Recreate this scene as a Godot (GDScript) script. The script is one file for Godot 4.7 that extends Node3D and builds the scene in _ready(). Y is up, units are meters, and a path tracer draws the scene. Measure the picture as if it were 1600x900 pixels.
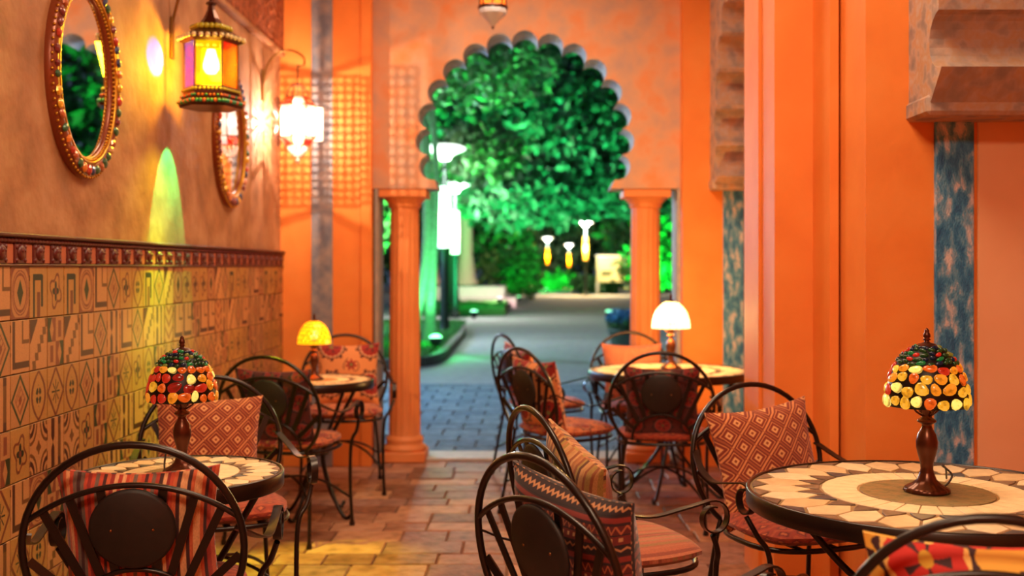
extends Node3D

var used := {}
var M := {}
var rng := RandomNumberGenerator.new()
var sg := 1

func _ready() -> void:
	rng.seed = 7
	setup_camera_and_light()
	make_materials()
	build_structure()
	build_left_wall()
	build_arch_wall()
	build_arcade()
	build_floor()
	build_outdoors()
	build_furniture()
	build_wall_things()

# ------------------------------------------------------------------ camera, sky, large lights
func setup_camera_and_light() -> void:
	var cam := Camera3D.new()
	cam.name = "camera"
	cam.projection = Camera3D.PROJECTION_FRUSTUM
	cam.near = 0.05
	cam.far = 200.0
	cam.size = 0.05 * 900.0 / 1700.0
	cam.frustum_offset = Vector2(-25.0, -32.0) / 1700.0 * 0.05
	cam.position = Vector3(0, 1.35, 0)
	var lens := CameraAttributesPhysical.new()
	lens.frustum_focal_length = 38.0
	lens.exposure_aperture = 2.4
	lens.frustum_focus_distance = 3.0
	lens.frustum_near = 0.05
	lens.frustum_far = 200.0
	cam.attributes = lens
	add_child(cam)
	cam.projection = Camera3D.PROJECTION_FRUSTUM
	cam.size = 0.05 * 900.0 / 1700.0
	var env := Environment.new()
	env.background_mode = Environment.BG_COLOR
	env.background_color = Color(0.25, 0.31, 0.38)
	env.tonemap_mode = Environment.TONE_MAPPER_LINEAR
	env.tonemap_exposure = 1.0
	env.sdfgi_enabled = true
	env.ssao_enabled = true
	env.ssil_enabled = true
	var we := WorldEnvironment.new()
	we.name = "night_environment"
	we.environment = env
	add_child(we)
	# warm ceiling panels (their glowing meshes are built with the ceiling)
	panel_light(Vector3(-0.1, 3.54, -5.9), Vector2(0.9, 0.9), 4.8)
	panel_light(Vector3(0.1, 3.54, -3.0), Vector2(0.9, 0.9), 6.2)
	panel_light(Vector3(0.0, 3.54, 0.6), Vector2(0.9, 0.9), 13.0)

func panel_light(at: Vector3, size: Vector2, e: float) -> void:
	var l := AreaLight3D.new()
	l.name = "ceiling_panel_glow"
	l.area_size = size
	l.light_color = Color(1.0, 0.91, 0.76)
	l.light_energy = e
	l.area_range = 20.0
	l.shadow_enabled = true
	add_child(l, true)
	l.position = at
	l.rotation.x = -PI / 2

func omni(called: String, at: Vector3, c: Color, e: float, size := 0.03, parent: Node = self) -> OmniLight3D:
	var l := OmniLight3D.new()
	l.name = called
	l.light_color = c
	l.light_energy = e
	l.light_size = size
	l.omni_range = 60.0
	l.omni_attenuation = 2.0
	l.shadow_enabled = true
	parent.add_child(l, true)
	l.position = at
	return l

func spot(called: String, at: Vector3, to: Vector3, c: Color, e: float, angle: float, soft := 0.1, size := 0.01, parent: Node = self) -> void:
	var l := SpotLight3D.new()
	l.name = called
	l.light_color = c
	l.light_energy = e
	l.light_size = size
	l.spot_angle = angle
	l.spot_angle_attenuation = soft
	l.spot_attenuation = 2.0
	l.spot_range = 60.0
	l.shadow_enabled = true
	parent.add_child(l, true)
	var up := Vector3.UP if absf((to - at).normalized().y) < 0.98 else Vector3.RIGHT
	l.look_at_from_position(at, to, up)

func area(called: String, at: Vector3, to: Vector3, c: Color, e: float, size: Vector2, parent: Node = self) -> void:
	var l := AreaLight3D.new()
	l.name = called
	l.light_color = c
	l.light_energy = e
	l.area_size = size
	l.area_range = 20.0
	l.shadow_enabled = true
	parent.add_child(l, true)
	var up := Vector3.UP if absf((to - at).normalized().y) < 0.98 else Vector3.RIGHT
	l.look_at_from_position(at, to, up)

# ------------------------------------------------------------------ naming
func numbered(n: String) -> String:
	var k: int = used.get(n, 0)
	used[n] = k + 1
	return n if k == 0 else "%s_%03d" % [n, k]

func tag(o: Node, label: String, category: String, group := "", kind := "") -> Node:
	o.set_meta("label", label)
	o.set_meta("category", category)
	if group != "": o.set_meta("group", group)
	if kind != "": o.set_meta("kind", kind)
	return o

func thing(called: String, label: String, category: String, at := Vector3.ZERO, turn := 0.0, group := "") -> Node3D:
	var o := Node3D.new()
	o.name = numbered(called)
	add_child(o)
	o.position = at
	o.rotation.y = turn
	tag(o, label, category, group)
	return o

func copy_of(src: Node3D, label: String, at: Vector3, turn: float, group := "") -> Node3D:
	var o: Node3D = src.duplicate()
	var base: String = src.name
	if base.length() > 4 and base[-4] == "_" and base.right(3).is_valid_int(): base = base.left(-4)
	o.name = numbered(base)
	add_child(o)
	o.position = at
	o.rotation.y = turn
	o.set_meta("label", label)
	if group != "": o.set_meta("group", group)
	return o

func put(called: String, shape, m: Material, parent: Node = self, xf := Transform3D.IDENTITY) -> MeshInstance3D:
	var o := MeshInstance3D.new()
	o.mesh = done(shape) if shape is SurfaceTool else shape
	o.material_override = m
	o.transform = xf
	o.name = numbered(called) if parent == self else called
	parent.add_child(o, true)
	return o

func struct(called: String, shape, m: Material, parent: Node = self, xf := Transform3D.IDENTITY) -> MeshInstance3D:
	var o := put(called, shape, m, parent, xf)
	if parent == self: o.set_meta("kind", "structure")
	return o

# ------------------------------------------------------------------ shapes
func S() -> SurfaceTool:
	var st := SurfaceTool.new()
	st.begin(Mesh.PRIMITIVE_TRIANGLES)
	return st

func done(st: SurfaceTool) -> ArrayMesh:
	st.generate_normals()
	return st.commit()

func tri(st: SurfaceTool, a: Vector3, b: Vector3, c: Vector3, ua := Vector2.ZERO, ub := Vector2.ZERO, uc := Vector2.ZERO) -> void:
	st.set_uv(ua); st.add_vertex(a)
	st.set_uv(uc); st.add_vertex(c)
	st.set_uv(ub); st.add_vertex(b)

# a -> b across, a -> d up; outward is across x up
func quad(st: SurfaceTool, a: Vector3, b: Vector3, c: Vector3, d: Vector3, smooth := false) -> void:
	if not smooth: st.set_smooth_group(-1)
	tri(st, a, b, c, Vector2(0, 1), Vector2(1, 1), Vector2(1, 0))
	tri(st, a, c, d, Vector2(0, 1), Vector2(1, 0), Vector2(0, 0))

func surf(st: SurfaceTool, f: Callable, nu: int, nv: int, us := 1.0, vs := 1.0, smooth := true) -> void:
	sg += 1
	st.set_smooth_group(sg if smooth else -1)
	var p := []
	for j in nv + 1:
		var row := PackedVector3Array()
		for i in nu + 1:
			row.append(f.call(float(i) / nu, float(j) / nv))
		p.append(row)
	for j in nv:
		for i in nu:
			var a: Vector3 = p[j][i]
			var b: Vector3 = p[j][i + 1]
			var c: Vector3 = p[j + 1][i + 1]
			var d: Vector3 = p[j + 1][i]
			var u0 := us * i / nu
			var u1 := us * (i + 1) / nu
			var v0 := vs * (1.0 - float(j) / nv)
			var v1 := vs * (1.0 - float(j + 1) / nv)
			if not b.is_equal_approx(a) : tri(st, a, b, c, Vector2(u0, v0), Vector2(u1, v0), Vector2(u1, v1))
			if not c.is_equal_approx(d) : tri(st, a, c, d, Vector2(u0, v0), Vector2(u1, v1), Vector2(u0, v1))

func tube(st: SurfaceTool, pts: Array, r: float, sides := 8, closed := false, rr: Array = []) -> void:
	var n := pts.size()
	var T := []
	for i in n:
		var a: Vector3 = pts[(i - 1 + n) % n] if closed or i > 0 else pts[0]
		var b: Vector3 = pts[(i + 1) % n] if closed or i < n - 1 else pts[n - 1]
		T.append((b - a).normalized())
	var N: Vector3 = T[0].cross(Vector3(0.31, 0.9, 0.2)).normalized()
	var frames := []
	for i in n:
		N = (N - T[i] * N.dot(T[i])).normalized()
		frames.append([N, T[i].cross(N)])
	var count := n + 1 if closed else n
	var ring := func(u: float, v: float) -> Vector3:
		var k := roundi(v * (count - 1)) % n
		var a := u * TAU
		if roundi(u * sides) == sides: a = 0.0
		var rad: float = rr[k] if rr.size() > 0 else r
		return pts[k] + (frames[k][0] * cos(a) + frames[k][1] * sin(a)) * rad
	surf(st, ring, sides, count - 1, 1.0, count * 0.2)
	if not closed:
		for e in [0, n - 1]:
			sg += 1
			st.set_smooth_group(-1)
			for i in sides:
				var v := 0.0 if e == 0 else 1.0
				var p: Vector3 = ring.call(float(i) / sides, v)
				var q: Vector3 = ring.call(float(i + 1) / sides, v)
				if e == 0: tri(st, pts[e], q, p)
				else: tri(st, pts[e], p, q)

# flat strip swept along a path, w wide along "side", t thick
func strap(st: SurfaceTool, pts: Array, side: Vector3, w: float, t: float) -> void:
	var n := pts.size()
	var rows := []
	for i in n:
		var a: Vector3 = pts[maxi(i - 1, 0)]
		var b: Vector3 = pts[mini(i + 1, n - 1)]
		var tan := (b - a).normalized()
		var s := (side - tan * side.dot(tan)).normalized()
		var up := s.cross(tan)
		var p: Vector3 = pts[i]
		rows.append([p - s * w / 2 - up * t / 2, p + s * w / 2 - up * t / 2, p + s * w / 2 + up * t / 2, p - s * w / 2 + up * t / 2])
	for k in 4:
		sg += 1
		st.set_smooth_group(sg)
		for i in n - 1:
			var m := (k + 1) % 4
			quad(st, rows[i][m], rows[i][k], rows[i + 1][k], rows[i + 1][m], true)
	quad(st, rows[0][0], rows[0][1], rows[0][2], rows[0][3])
	quad(st, rows[n - 1][1], rows[n - 1][0], rows[n - 1][3], rows[n - 1][2])

func lathe(st: SurfaceTool, profile: Array, seg := 16, at := Vector3.ZERO, arc := TAU) -> void:
	var n := profile.size()
	surf(st, func(u: float, v: float) -> Vector3:
		var k := roundi(v * (n - 1))
		var a := u * arc
		if arc == TAU and roundi(u * seg) == seg: a = 0.0
		var p: Vector2 = profile[k]
		return at + Vector3(p.x * cos(a), p.y, -p.x * sin(a)), seg, n - 1)

func ball(st: SurfaceTool, at: Vector3, r: Vector3, seg := 8, rows := 5) -> void:
	surf(st, func(u: float, v: float) -> Vector3:
		var a := u * TAU if roundi(u * seg) != seg else 0.0
		var b := (v - 0.5) * PI
		var c := cos(b) if v > 0.001 and v < 0.999 else 0.0
		return at + Vector3(r.x * c * cos(a), r.y * sin(b), -r.z * c * sin(a)), seg, rows)

func box(st: SurfaceTool, c: Vector3, size: Vector3, bev := 0.004, basis := Basis.IDENTITY) -> void:
	var h := size / 2
	st.set_smooth_group(-1)
	var P := func(s: Vector3, ax: int) -> Vector3:
		var q := Vector3.ZERO
		for k in 3: q[k] = s[k] * (h[k] - (bev if k != ax else 0.0))
		return c + basis * q
	for a in 3:
		var b := (a + 1) % 3
		var d := (a + 2) % 3
		for sa in [-1, 1]:
			var q := []
			for uv in [[-1, -1], [1, -1], [1, 1], [-1, 1]]:
				var s := Vector3.ZERO
				s[a] = sa; s[b] = uv[0]; s[d] = uv[1]
				q.append(P.call(s, a))
			if sa < 0: q = [q[1], q[0], q[3], q[2]]
			quad(st, q[0], q[1], q[2], q[3])
			if bev <= 0: continue
			for sb in [-1, 1]:
				var lo := Vector3.ZERO
				lo[a] = sa; lo[b] = sb; lo[d] = -1
				var hi := lo
				hi[d] = 1
				var e := [P.call(lo, a), P.call(lo, b), P.call(hi, b), P.call(hi, a)]
				if sa * sb < 0: e = [e[1], e[0], e[3], e[2]]
				quad(st, e[0], e[1], e[2], e[3])
	if bev > 0:
		for sx in [-1, 1]:
			for sy in [-1, 1]:
				for sz in [-1, 1]:
					var s := Vector3(sx, sy, sz)
					if sx * sy * sz > 0: tri(st, P.call(s, 0), P.call(s, 1), P.call(s, 2))
					else: tri(st, P.call(s, 0), P.call(s, 2), P.call(s, 1))

func boxed(c: Vector3, size: Vector3, bev := 0.004, basis := Basis.IDENTITY) -> SurfaceTool:
	var st := S()
	box(st, c, size, bev, basis)
	return st

# corners from lo to hi
func span(lo: Vector3, hi: Vector3, bev := 0.004) -> SurfaceTool:
	return boxed((lo + hi) / 2, hi - lo, bev)

# polygon (counter-clockwise in its own xy) pulled from z0 to z1; caps into st, walls into walls
func extrude(st: SurfaceTool, walls: SurfaceTool, poly: PackedVector2Array, z0: float, z1: float, xf := Transform3D.IDENTITY, inset := 0.0) -> void:
	var n := poly.size()
	var top := poly
	var mid := Vector2.ZERO
	for p in poly: mid += p / n
	if inset > 0:
		top = PackedVector2Array()
		for p in poly: top.append(p - (p - mid).normalized() * inset)
	var idx := Geometry2D.triangulate_polygon(poly)
	st.set_smooth_group(-1)
	for i in range(0, idx.size(), 3):
		var a := idx[i]
		var b := idx[i + 1]
		var c := idx[i + 2]
		if (poly[b] - poly[a]).cross(poly[c] - poly[a]) < 0:
			var t := b
			b = c
			c = t
		tri(st, xf * Vector3(top[a].x, top[a].y, z1), xf * Vector3(top[b].x, top[b].y, z1), xf * Vector3(top[c].x, top[c].y, z1), top[a], top[b], top[c])
		if inset == 0.0: tri(st, xf * Vector3(poly[a].x, poly[a].y, z0), xf * Vector3(poly[c].x, poly[c].y, z0), xf * Vector3(poly[b].x, poly[b].y, z0))
	var zm := z1 - inset
	for i in n:
		var p := poly[i]
		var q := poly[(i + 1) % n]
		quad(walls, xf * Vector3(p.x, p.y, z0), xf * Vector3(q.x, q.y, z0), xf * Vector3(q.x, q.y, zm), xf * Vector3(p.x, p.y, zm))
		if inset > 0:
			var tp := top[i]
			var tq := top[(i + 1) % n]
			quad(walls, xf * Vector3(p.x, p.y, zm), xf * Vector3(q.x, q.y, zm), xf * Vector3(tq.x, tq.y, z1), xf * Vector3(tp.x, tp.y, z1))

func bez(p0: Vector3, p1: Vector3, p2: Vector3, p3: Vector3, n: int) -> Array:
	var out := []
	for i in n + 1:
		out.append(p0.bezier_interpolate(p1, p2, p3, float(i) / n))
	return out

func smooth_path(ctrl: Array, n := 6) -> Array:
	var out := []
	for i in ctrl.size() - 1:
		var a: Vector3 = ctrl[maxi(i - 1, 0)]
		var b: Vector3 = ctrl[i]
		var c: Vector3 = ctrl[i + 1]
		var d: Vector3 = ctrl[mini(i + 2, ctrl.size() - 1)]
		for k in n:
			out.append(b.cubic_interpolate(c, a, d, float(k) / n))
	out.append(ctrl[-1])
	return out

# ------------------------------------------------------------------ materials
func mat(c: Color, rough := 0.7, metal := 0.0) -> StandardMaterial3D:
	var m := StandardMaterial3D.new()
	m.albedo_color = c
	m.roughness = rough
	m.metallic = metal
	return m

func rgb(r: int, g: int, b: int) -> Color:
	return Color(r / 255.0, g / 255.0, b / 255.0)

func noise_tex(freq: float, stops: Array, colors: Array, size := 512, oct := 4, seed_ := 1, kind := FastNoiseLite.TYPE_SIMPLEX_SMOOTH, warp := 0.0) -> NoiseTexture2D:
	var n := FastNoiseLite.new()
	if warp > 0:
		n.domain_warp_enabled = true
		n.domain_warp_amplitude = warp
		n.domain_warp_frequency = 0.02
		n.fractal_gain = 0.65
	n.seed = seed_
	n.noise_type = kind
	n.frequency = freq
	n.fractal_octaves = oct
	var t := NoiseTexture2D.new()
	t.width = size
	t.height = size
	t.seamless = true
	t.noise = n
	if colors.size() > 0:
		var g := Gradient.new()
		g.offsets = PackedFloat32Array(stops)
		g.colors = PackedColorArray(colors)
		t.color_ramp = g
	return t

func world_mat(tex: Texture2D, scale: float, rough: float, bump: Texture2D = null, height := 0.0) -> StandardMaterial3D:
	var m := mat(Color.WHITE, rough)
	m.albedo_texture = tex
	m.uv1_triplanar = true
	m.uv1_world_triplanar = true
	m.uv1_scale = Vector3.ONE * scale
	if bump:
		m.heightmap_enabled = true
		m.heightmap_texture = bump
		m.heightmap_scale = height
	return m

func painted(f: Callable, w: int, h: int) -> ImageTexture:
	var im := Image.create(w, h, false, Image.FORMAT_RGB8)
	for y in h:
		for x in w:
			im.set_pixel(x, y, f.call((x + 0.5) / w, (y + 0.5) / h))
	return ImageTexture.create_from_image(im)

func textured(tex: Texture2D, rough: float, sheen := 0.0) -> StandardMaterial3D:
	var m := mat(Color.WHITE, rough)
	m.albedo_texture = tex
	if sheen > 0:
		m.rim_enabled = true
		m.rim = sheen
		m.rim_tint = 0.6
	return m

func glowing(c: Color, glow: Color, e: float, rough := 0.3) -> StandardMaterial3D:
	var m := mat(c, rough)
	m.emission_enabled = true
	m.emission = glow
	m.emission_energy_multiplier = e
	return m

func make_materials() -> void:
	var grain := noise_tex(0.03, [], [], 512, 5, 3)
	var fine := noise_tex(0.12, [], [], 512, 3, 9)
	M.orange = world_mat(noise_tex(0.008, [0.0, 0.5, 1.0], [rgb(230, 122, 46), rgb(238, 132, 52), rgb(242, 142, 64)], 512, 5, 2), 0.5, 0.62, grain, 0.12)
	M.plaster = world_mat(noise_tex(0.012, [0.0, 0.45, 0.6, 1.0], [rgb(138, 92, 56), rgb(164, 110, 70), rgb(170, 118, 76), rgb(182, 132, 92)], 512, 5, 5), 0.6, 0.7, noise_tex(0.02, [], [], 512, 5, 12), 0.5)
	M.ceiling = world_mat(noise_tex(0.01, [0.0, 1.0], [rgb(214, 150, 104), rgb(228, 170, 124)], 256, 3, 6), 0.5, 0.85)
	M.arch_plaster = world_mat(noise_tex(0.014, [0.0, 0.35, 0.55, 0.75, 1.0], [rgb(184, 152, 140), rgb(206, 158, 130), rgb(218, 158, 122), rgb(222, 148, 102), rgb(230, 136, 76)], 512, 5, 21), 0.45, 0.7, grain, 0.35)
	M.salmon_wall = world_mat(noise_tex(0.01, [0.0, 1.0], [rgb(236, 164, 118), rgb(242, 178, 136)], 256, 4, 23), 0.6, 0.6)
	M.reveal = world_mat(noise_tex(0.02, [0.0, 0.5, 1.0], [rgb(120, 122, 122), rgb(168, 166, 162), rgb(190, 188, 184)], 256, 4, 8), 0.8, 0.75)
	M.column = world_mat(noise_tex(0.01, [0.0, 1.0], [rgb(226, 126, 62), rgb(238, 146, 82)], 256, 4, 4), 0.7, 0.6)
	M.corbel = world_mat(noise_tex(0.02, [0.0, 0.35, 0.5, 0.65, 1.0], [rgb(130, 116, 116), rgb(162, 136, 124), rgb(188, 154, 138), rgb(190, 142, 108), rgb(190, 172, 170)], 512, 5, 31), 0.8, 0.7, grain, 0.3)
	M.blue_wood = world_mat(noise_tex(0.011, [0.0, 0.34, 0.5, 0.62, 0.76, 1.0], [rgb(20, 72, 118), rgb(48, 112, 156), rgb(88, 140, 172), rgb(140, 156, 176), rgb(204, 186, 188), rgb(222, 198, 190)], 512, 8, 44, FastNoiseLite.TYPE_SIMPLEX_SMOOTH, 40.0), 1.7, 0.5, fine, 0.2)
	M.blue_wood.uv1_scale = Vector3(2.6, 1.1, 2.6)
	M.mauve_wood = world_mat(noise_tex(0.02, [0.0, 0.5, 1.0], [rgb(96, 100, 122), rgb(136, 128, 136), rgb(170, 148, 142)], 256, 5, 42), 1.4, 0.6)
	M.pale_post = world_mat(noise_tex(0.02, [0.0, 1.0], [rgb(150, 140, 136), rgb(184, 168, 158)], 256, 4, 43), 1.4, 0.7)
	M.frieze = world_mat(noise_tex(0.03, [0.0, 0.5, 1.0], [rgb(96, 46, 22), rgb(150, 74, 36), rgb(184, 100, 52)], 512, 3, 51, FastNoiseLite.TYPE_CELLULAR), 1.2, 0.7, noise_tex(0.03, [], [], 512, 2, 51, FastNoiseLite.TYPE_CELLULAR), 2.5)
	M.rail_wood = mat(rgb(88, 44, 30), 0.5)
	M.grout = world_mat(noise_tex(0.05, [0.0, 1.0], [rgb(92, 60, 38), rgb(112, 74, 46)], 256, 4, 15), 1.0, 0.9)
	# iron, bronze, gold
	M.iron = mat(rgb(40, 28, 24), 0.34, 0.75)
	M.iron.clearcoat_enabled = true
	M.iron.clearcoat = 0.4
	M.iron.clearcoat_roughness = 0.3
	M.disc = world_mat(noise_tex(0.04, [0.0, 1.0], [rgb(22, 15, 14), rgb(36, 24, 20)], 256, 4, 16), 3.0, 0.55)
	M.rivet = mat(rgb(150, 100, 60), 0.3, 1.0)
	M.bronze = mat(rgb(88, 46, 30), 0.28, 0.7)
	M.lead = mat(rgb(30, 20, 14), 0.4, 0.6)
	M.gold = mat(rgb(196, 140, 48), 0.35, 0.9)
	M.old_gold = mat(rgb(140, 96, 40), 0.4, 0.8)
	M.mirror = mat(rgb(240, 240, 240), 0.02, 1.0)
	M.cord = mat(rgb(46, 28, 20), 0.5)
	# stone and tile
	M.floor_base = world_mat(noise_tex(0.03, [0.0, 1.0], [rgb(112, 72, 52), rgb(138, 92, 66)], 256, 4, 61), 0.8, 0.8)
	M.paving = []
	for k in 5:
		var c: Color = [rgb(158, 104, 76), rgb(176, 122, 92), rgb(134, 84, 60), rgb(186, 130, 94), rgb(148, 102, 84)][k]
		M.paving.append(world_mat(noise_tex(0.02, [0.0, 0.5, 1.0], [c.darkened(0.25), c, c.lightened(0.12)], 256, 5, 62 + k), 1.6, 0.55, grain, 0.25))
		M.paving[k].metallic_specular = 0.3
	M.path = []
	for k in 3:
		var c: Color = [rgb(120, 138, 152), rgb(130, 148, 160), rgb(110, 128, 144)][k]
		M.path.append(world_mat(noise_tex(0.03, [0.0, 1.0], [c.darkened(0.2), c.lightened(0.1)], 256, 4, 72 + k), 1.0, 0.9))
		M.path[k].metallic_specular = 0.2
	M.path_far = world_mat(noise_tex(0.03, [0.0, 1.0], [rgb(150, 152, 158), rgb(172, 172, 174)], 512, 5, 77), 0.35, 0.9)
	M.path_far.metallic_specular = 0.2
	M.sill = world_mat(noise_tex(0.03, [0.0, 1.0], [rgb(170, 150, 138), rgb(196, 178, 164)], 256, 4, 78), 1.0, 0.6)
	# mosaic
	M.mosaic_cream = []
	for k in 3:
		var c: Color = [rgb(226, 192, 148), rgb(234, 204, 164), rgb(216, 178, 132)][k]
		M.mosaic_cream.append(world_mat(noise_tex(0.03, [0.0, 1.0], [c.darkened(0.1), c.lightened(0.06)], 256, 4, 81 + k), 3.0, 0.38))
	M.mosaic_dark = []
	for k in 3:
		var c: Color = [rgb(104, 80, 62), rgb(66, 64, 68), rgb(130, 98, 72)][k]
		M.mosaic_dark.append(world_mat(noise_tex(0.03, [0.0, 1.0], [c.darkened(0.25), c.lightened(0.1)], 256, 4, 86 + k), 3.0, 0.42))
	M.slate = world_mat(noise_tex(0.03, [0.0, 0.5, 1.0], [rgb(92, 82, 48), rgb(128, 104, 66), rgb(150, 106, 66)], 256, 5, 90), 3.0, 0.5, grain, 0.2)
	M.mortar = world_mat(noise_tex(0.06, [0.0, 1.0], [rgb(150, 112, 70), rgb(176, 134, 88)], 256, 4, 91), 3.0, 0.8)
	make_fabrics()
	make_tiles()
	# plants and outdoors
	M.leaf = mat(Color.WHITE, 0.5)
	M.leaf.vertex_color_use_as_albedo = true
	M.leaf.backlight_enabled = true
	M.leaf.backlight = Color(0.35, 0.35, 0.35)
	M.dark_bark = world_mat(noise_tex(0.05, [0.0, 1.0], [rgb(30, 28, 22), rgb(56, 50, 40)], 256, 4, 94), 1.5, 0.95)
	M.bark = world_mat(noise_tex(0.05, [0.0, 1.0], [rgb(110, 112, 96), rgb(182, 184, 164)], 256, 4, 95), 1.5, 0.9, grain, 1.5)
	M.grass = mat(Color.WHITE, 0.7)
	M.grass.vertex_color_use_as_albedo = true
	M.soil = world_mat(noise_tex(0.05, [0.0, 1.0], [rgb(40, 70, 30), rgb(66, 104, 44)], 256, 4, 96), 1.5, 0.95)
	M.kerb = world_mat(noise_tex(0.05, [0.0, 1.0], [rgb(60, 66, 64), rgb(92, 98, 94)], 256, 4, 97), 1.5, 0.8)
	M.post = mat(rgb(34, 44, 42), 0.45, 0.5)
	M.white_stone = world_mat(noise_tex(0.04, [0.0, 1.0], [rgb(196, 190, 186), rgb(224, 218, 212)], 256, 4, 98), 0.8, 0.7)
	M.pink_stone = world_mat(noise_tex(0.04, [0.0, 1.0], [rgb(206, 158, 146), rgb(226, 184, 170)], 256, 4, 99), 0.8, 0.7)
	M.board = mat(rgb(208, 196, 150), 0.6)

func hash01(i: int) -> float:
	return fposmod(sin(i * 127.1 + 11.7) * 43758.5453, 1.0)

func make_fabrics() -> void:
	var weave := func(u: float, v: float, n: int) -> float:
		return 0.9 + 0.1 * hash01(int(u * n) * 131 + int(v * n) * 717)
	M.diamond = textured(painted(func(u: float, v: float) -> Color:
		var a := fposmod((u + v) * 1.0, 0.5) * 2.0
		var b := fposmod((u - v) * 1.0, 0.5) * 2.0
		var d := maxf(absf(a - 0.5), absf(b - 0.5)) * 2.0
		var c := rgb(156, 58, 32)
		if d < 0.14: c = rgb(150, 66, 34)
		elif d < 0.36: c = rgb(236, 166, 106)
		elif d < 0.44: c = rgb(150, 60, 34)
		elif d < 0.62: c = rgb(134, 46, 26)
		elif d < 0.72: c = rgb(216, 130, 76)
		elif d < 0.88: c = rgb(126, 44, 26)
		else: c = rgb(228, 142, 84) if absf(a - 0.5) > absf(b - 0.5) else rgb(170, 84, 46)
		return c * weave.call(u, v, 128), 128, 128), 0.9, 0.4)
	M.diamond.uv1_scale = Vector3(2.3, 2.3, 1)
	var stripe_set := func(cols: Array, n: int, sd: int) -> ImageTexture:
		return painted(func(u: float, v: float) -> Color:
			var k := int(u * n)
			var c: Color = cols[int(hash01(k + sd) * cols.size()) % cols.size()]
			return c * (0.86 + 0.14 * hash01(int(u * 256) * 13 + int(v * 96) * 57)), 256, 96)
	M.red_stripe = textured(stripe_set.call([rgb(176, 52, 30), rgb(206, 92, 50), rgb(70, 24, 20), rgb(230, 160, 108), rgb(148, 38, 28), rgb(196, 66, 36), rgb(116, 88, 74)], 44, 3), 0.9, 0.4)
	M.tan_stripe = textured(stripe_set.call([rgb(196, 122, 66), rgb(206, 140, 80), rgb(160, 84, 42), rgb(176, 132, 60), rgb(104, 52, 26), rgb(214, 150, 92), rgb(186, 108, 58)], 34, 8), 0.9, 0.4)
	M.seat_stripe = textured(stripe_set.call([rgb(178, 84, 52), rgb(190, 102, 66), rgb(150, 66, 40), rgb(166, 110, 62), rgb(184, 92, 56)], 40, 5), 0.9, 0.4)
	M.ikat = textured(painted(func(u: float, v: float) -> Color:
		var band := int(v * 9.0)
		var f := fposmod(v * 9.0, 1.0)
		var c := rgb(84, 20, 18)
		var z := absf(fposmod(u * 14.0, 1.0) - 0.5) * 2.0
		match band % 4:
			0: c = rgb(196, 130, 84) if absf(f - 0.5 - 0.3 * (z - 0.5)) < 0.13 else rgb(44, 14, 16)
			1: c = rgb(142, 40, 28) if f > 0.25 and f < 0.8 else rgb(60, 18, 18)
			2: c = rgb(190, 100, 60) if absf(f - z * 0.8 - 0.1) < 0.16 else rgb(98, 24, 20)
			3: c = rgb(206, 150, 100) if (z > 0.62 and f > 0.3 and f < 0.7) else rgb(120, 34, 26)
		if absf(f - 0.03) < 0.05: c = rgb(26, 12, 14)
		return c * weave.call(u, v, 160), 256, 256), 0.9, 0.4)
	M.ikat.uv1_scale = Vector3(1.7, 2, 1)
	var medal := func(u: float, v: float, ground: Color, red: Color, dark: Color, second: Color) -> Color:
		var c := ground
		var cu := fposmod(u * 1.6 + 0.1, 1.0) - 0.5
		var cv := fposmod(v * 1.6 + 0.42, 1.0) - 0.5
		var r := sqrt(cu * cu + cv * cv)
		var an := atan2(cv, cu)
		if r < 0.34 + 0.016 * sin(an * 18): c = dark
		if r < 0.30: c = ground.lightened(0.2)
		if r < 0.265 + 0.012 * sin(an * 14): c = red
		if r < 0.17 and absf(sin(an * 2.5)) < 0.28 + r * 1.0: c = dark
		if r < 0.05: c = second
		if r > 0.345 and r < 0.40 and sin(an * 9) > 0.55: c = dark
		var du := fposmod(u * 1.6 + 0.6, 1.0) - 0.5
		var dv := fposmod(v * 1.6 + 0.92, 1.0) - 0.5
		var q := sqrt(du * du + dv * dv)
		var bn := atan2(dv, du)
		if q < 0.12 + 0.04 * sin(bn * 7): c = red
		if q < 0.045: c = second
		if absf(q - 0.19 - 0.02 * sin(bn * 3)) < 0.009 and sin(bn * 2.0 + 1.0) > -0.2: c = dark
		return c
	M.pomegranate = textured(painted(func(u: float, v: float) -> Color:
		return medal.call(u, v, rgb(232, 170, 62), rgb(196, 32, 20), rgb(56, 18, 24), rgb(206, 160, 40)), 256, 256), 0.75, 0.2)
	M.floral = textured(painted(func(u: float, v: float) -> Color:
		return medal.call(u, v, rgb(216, 134, 78), rgb(150, 30, 22), rgb(66, 20, 22), rgb(120, 110, 50)), 192, 192), 0.85, 0.3)
	M.dark_floral = textured(painted(func(u: float, v: float) -> Color:
		return medal.call(u * 1.7, v * 1.7, rgb(84, 26, 22), rgb(134, 34, 26), rgb(30, 12, 16), rgb(90, 80, 40)), 192, 192), 0.85, 0.3)
	M.salmon = textured(painted(func(u: float, v: float) -> Color:
		return rgb(196, 106, 78) * (0.85 + 0.15 * hash01(int(u * 96) * 7 + int(v * 12) * 31)), 96, 96), 0.9, 0.3)
	M.red_seat = textured(painted(func(u: float, v: float) -> Color:
		var a := fposmod(u * 7.0 + 0.5 * floorf(v * 9.0), 1.0) - 0.5
		var b := fposmod(v * 9.0, 1.0) - 0.5
		var d := absf(a) + absf(b)
		var c := rgb(158, 52, 30)
		if d < 0.2: c = rgb(196, 96, 52)
		elif d < 0.34: c = rgb(112, 30, 22)
		elif d > 0.66: c = rgb(180, 74, 40)
		return c * weave.call(u, v, 128), 128, 128), 0.9, 0.4)
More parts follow.
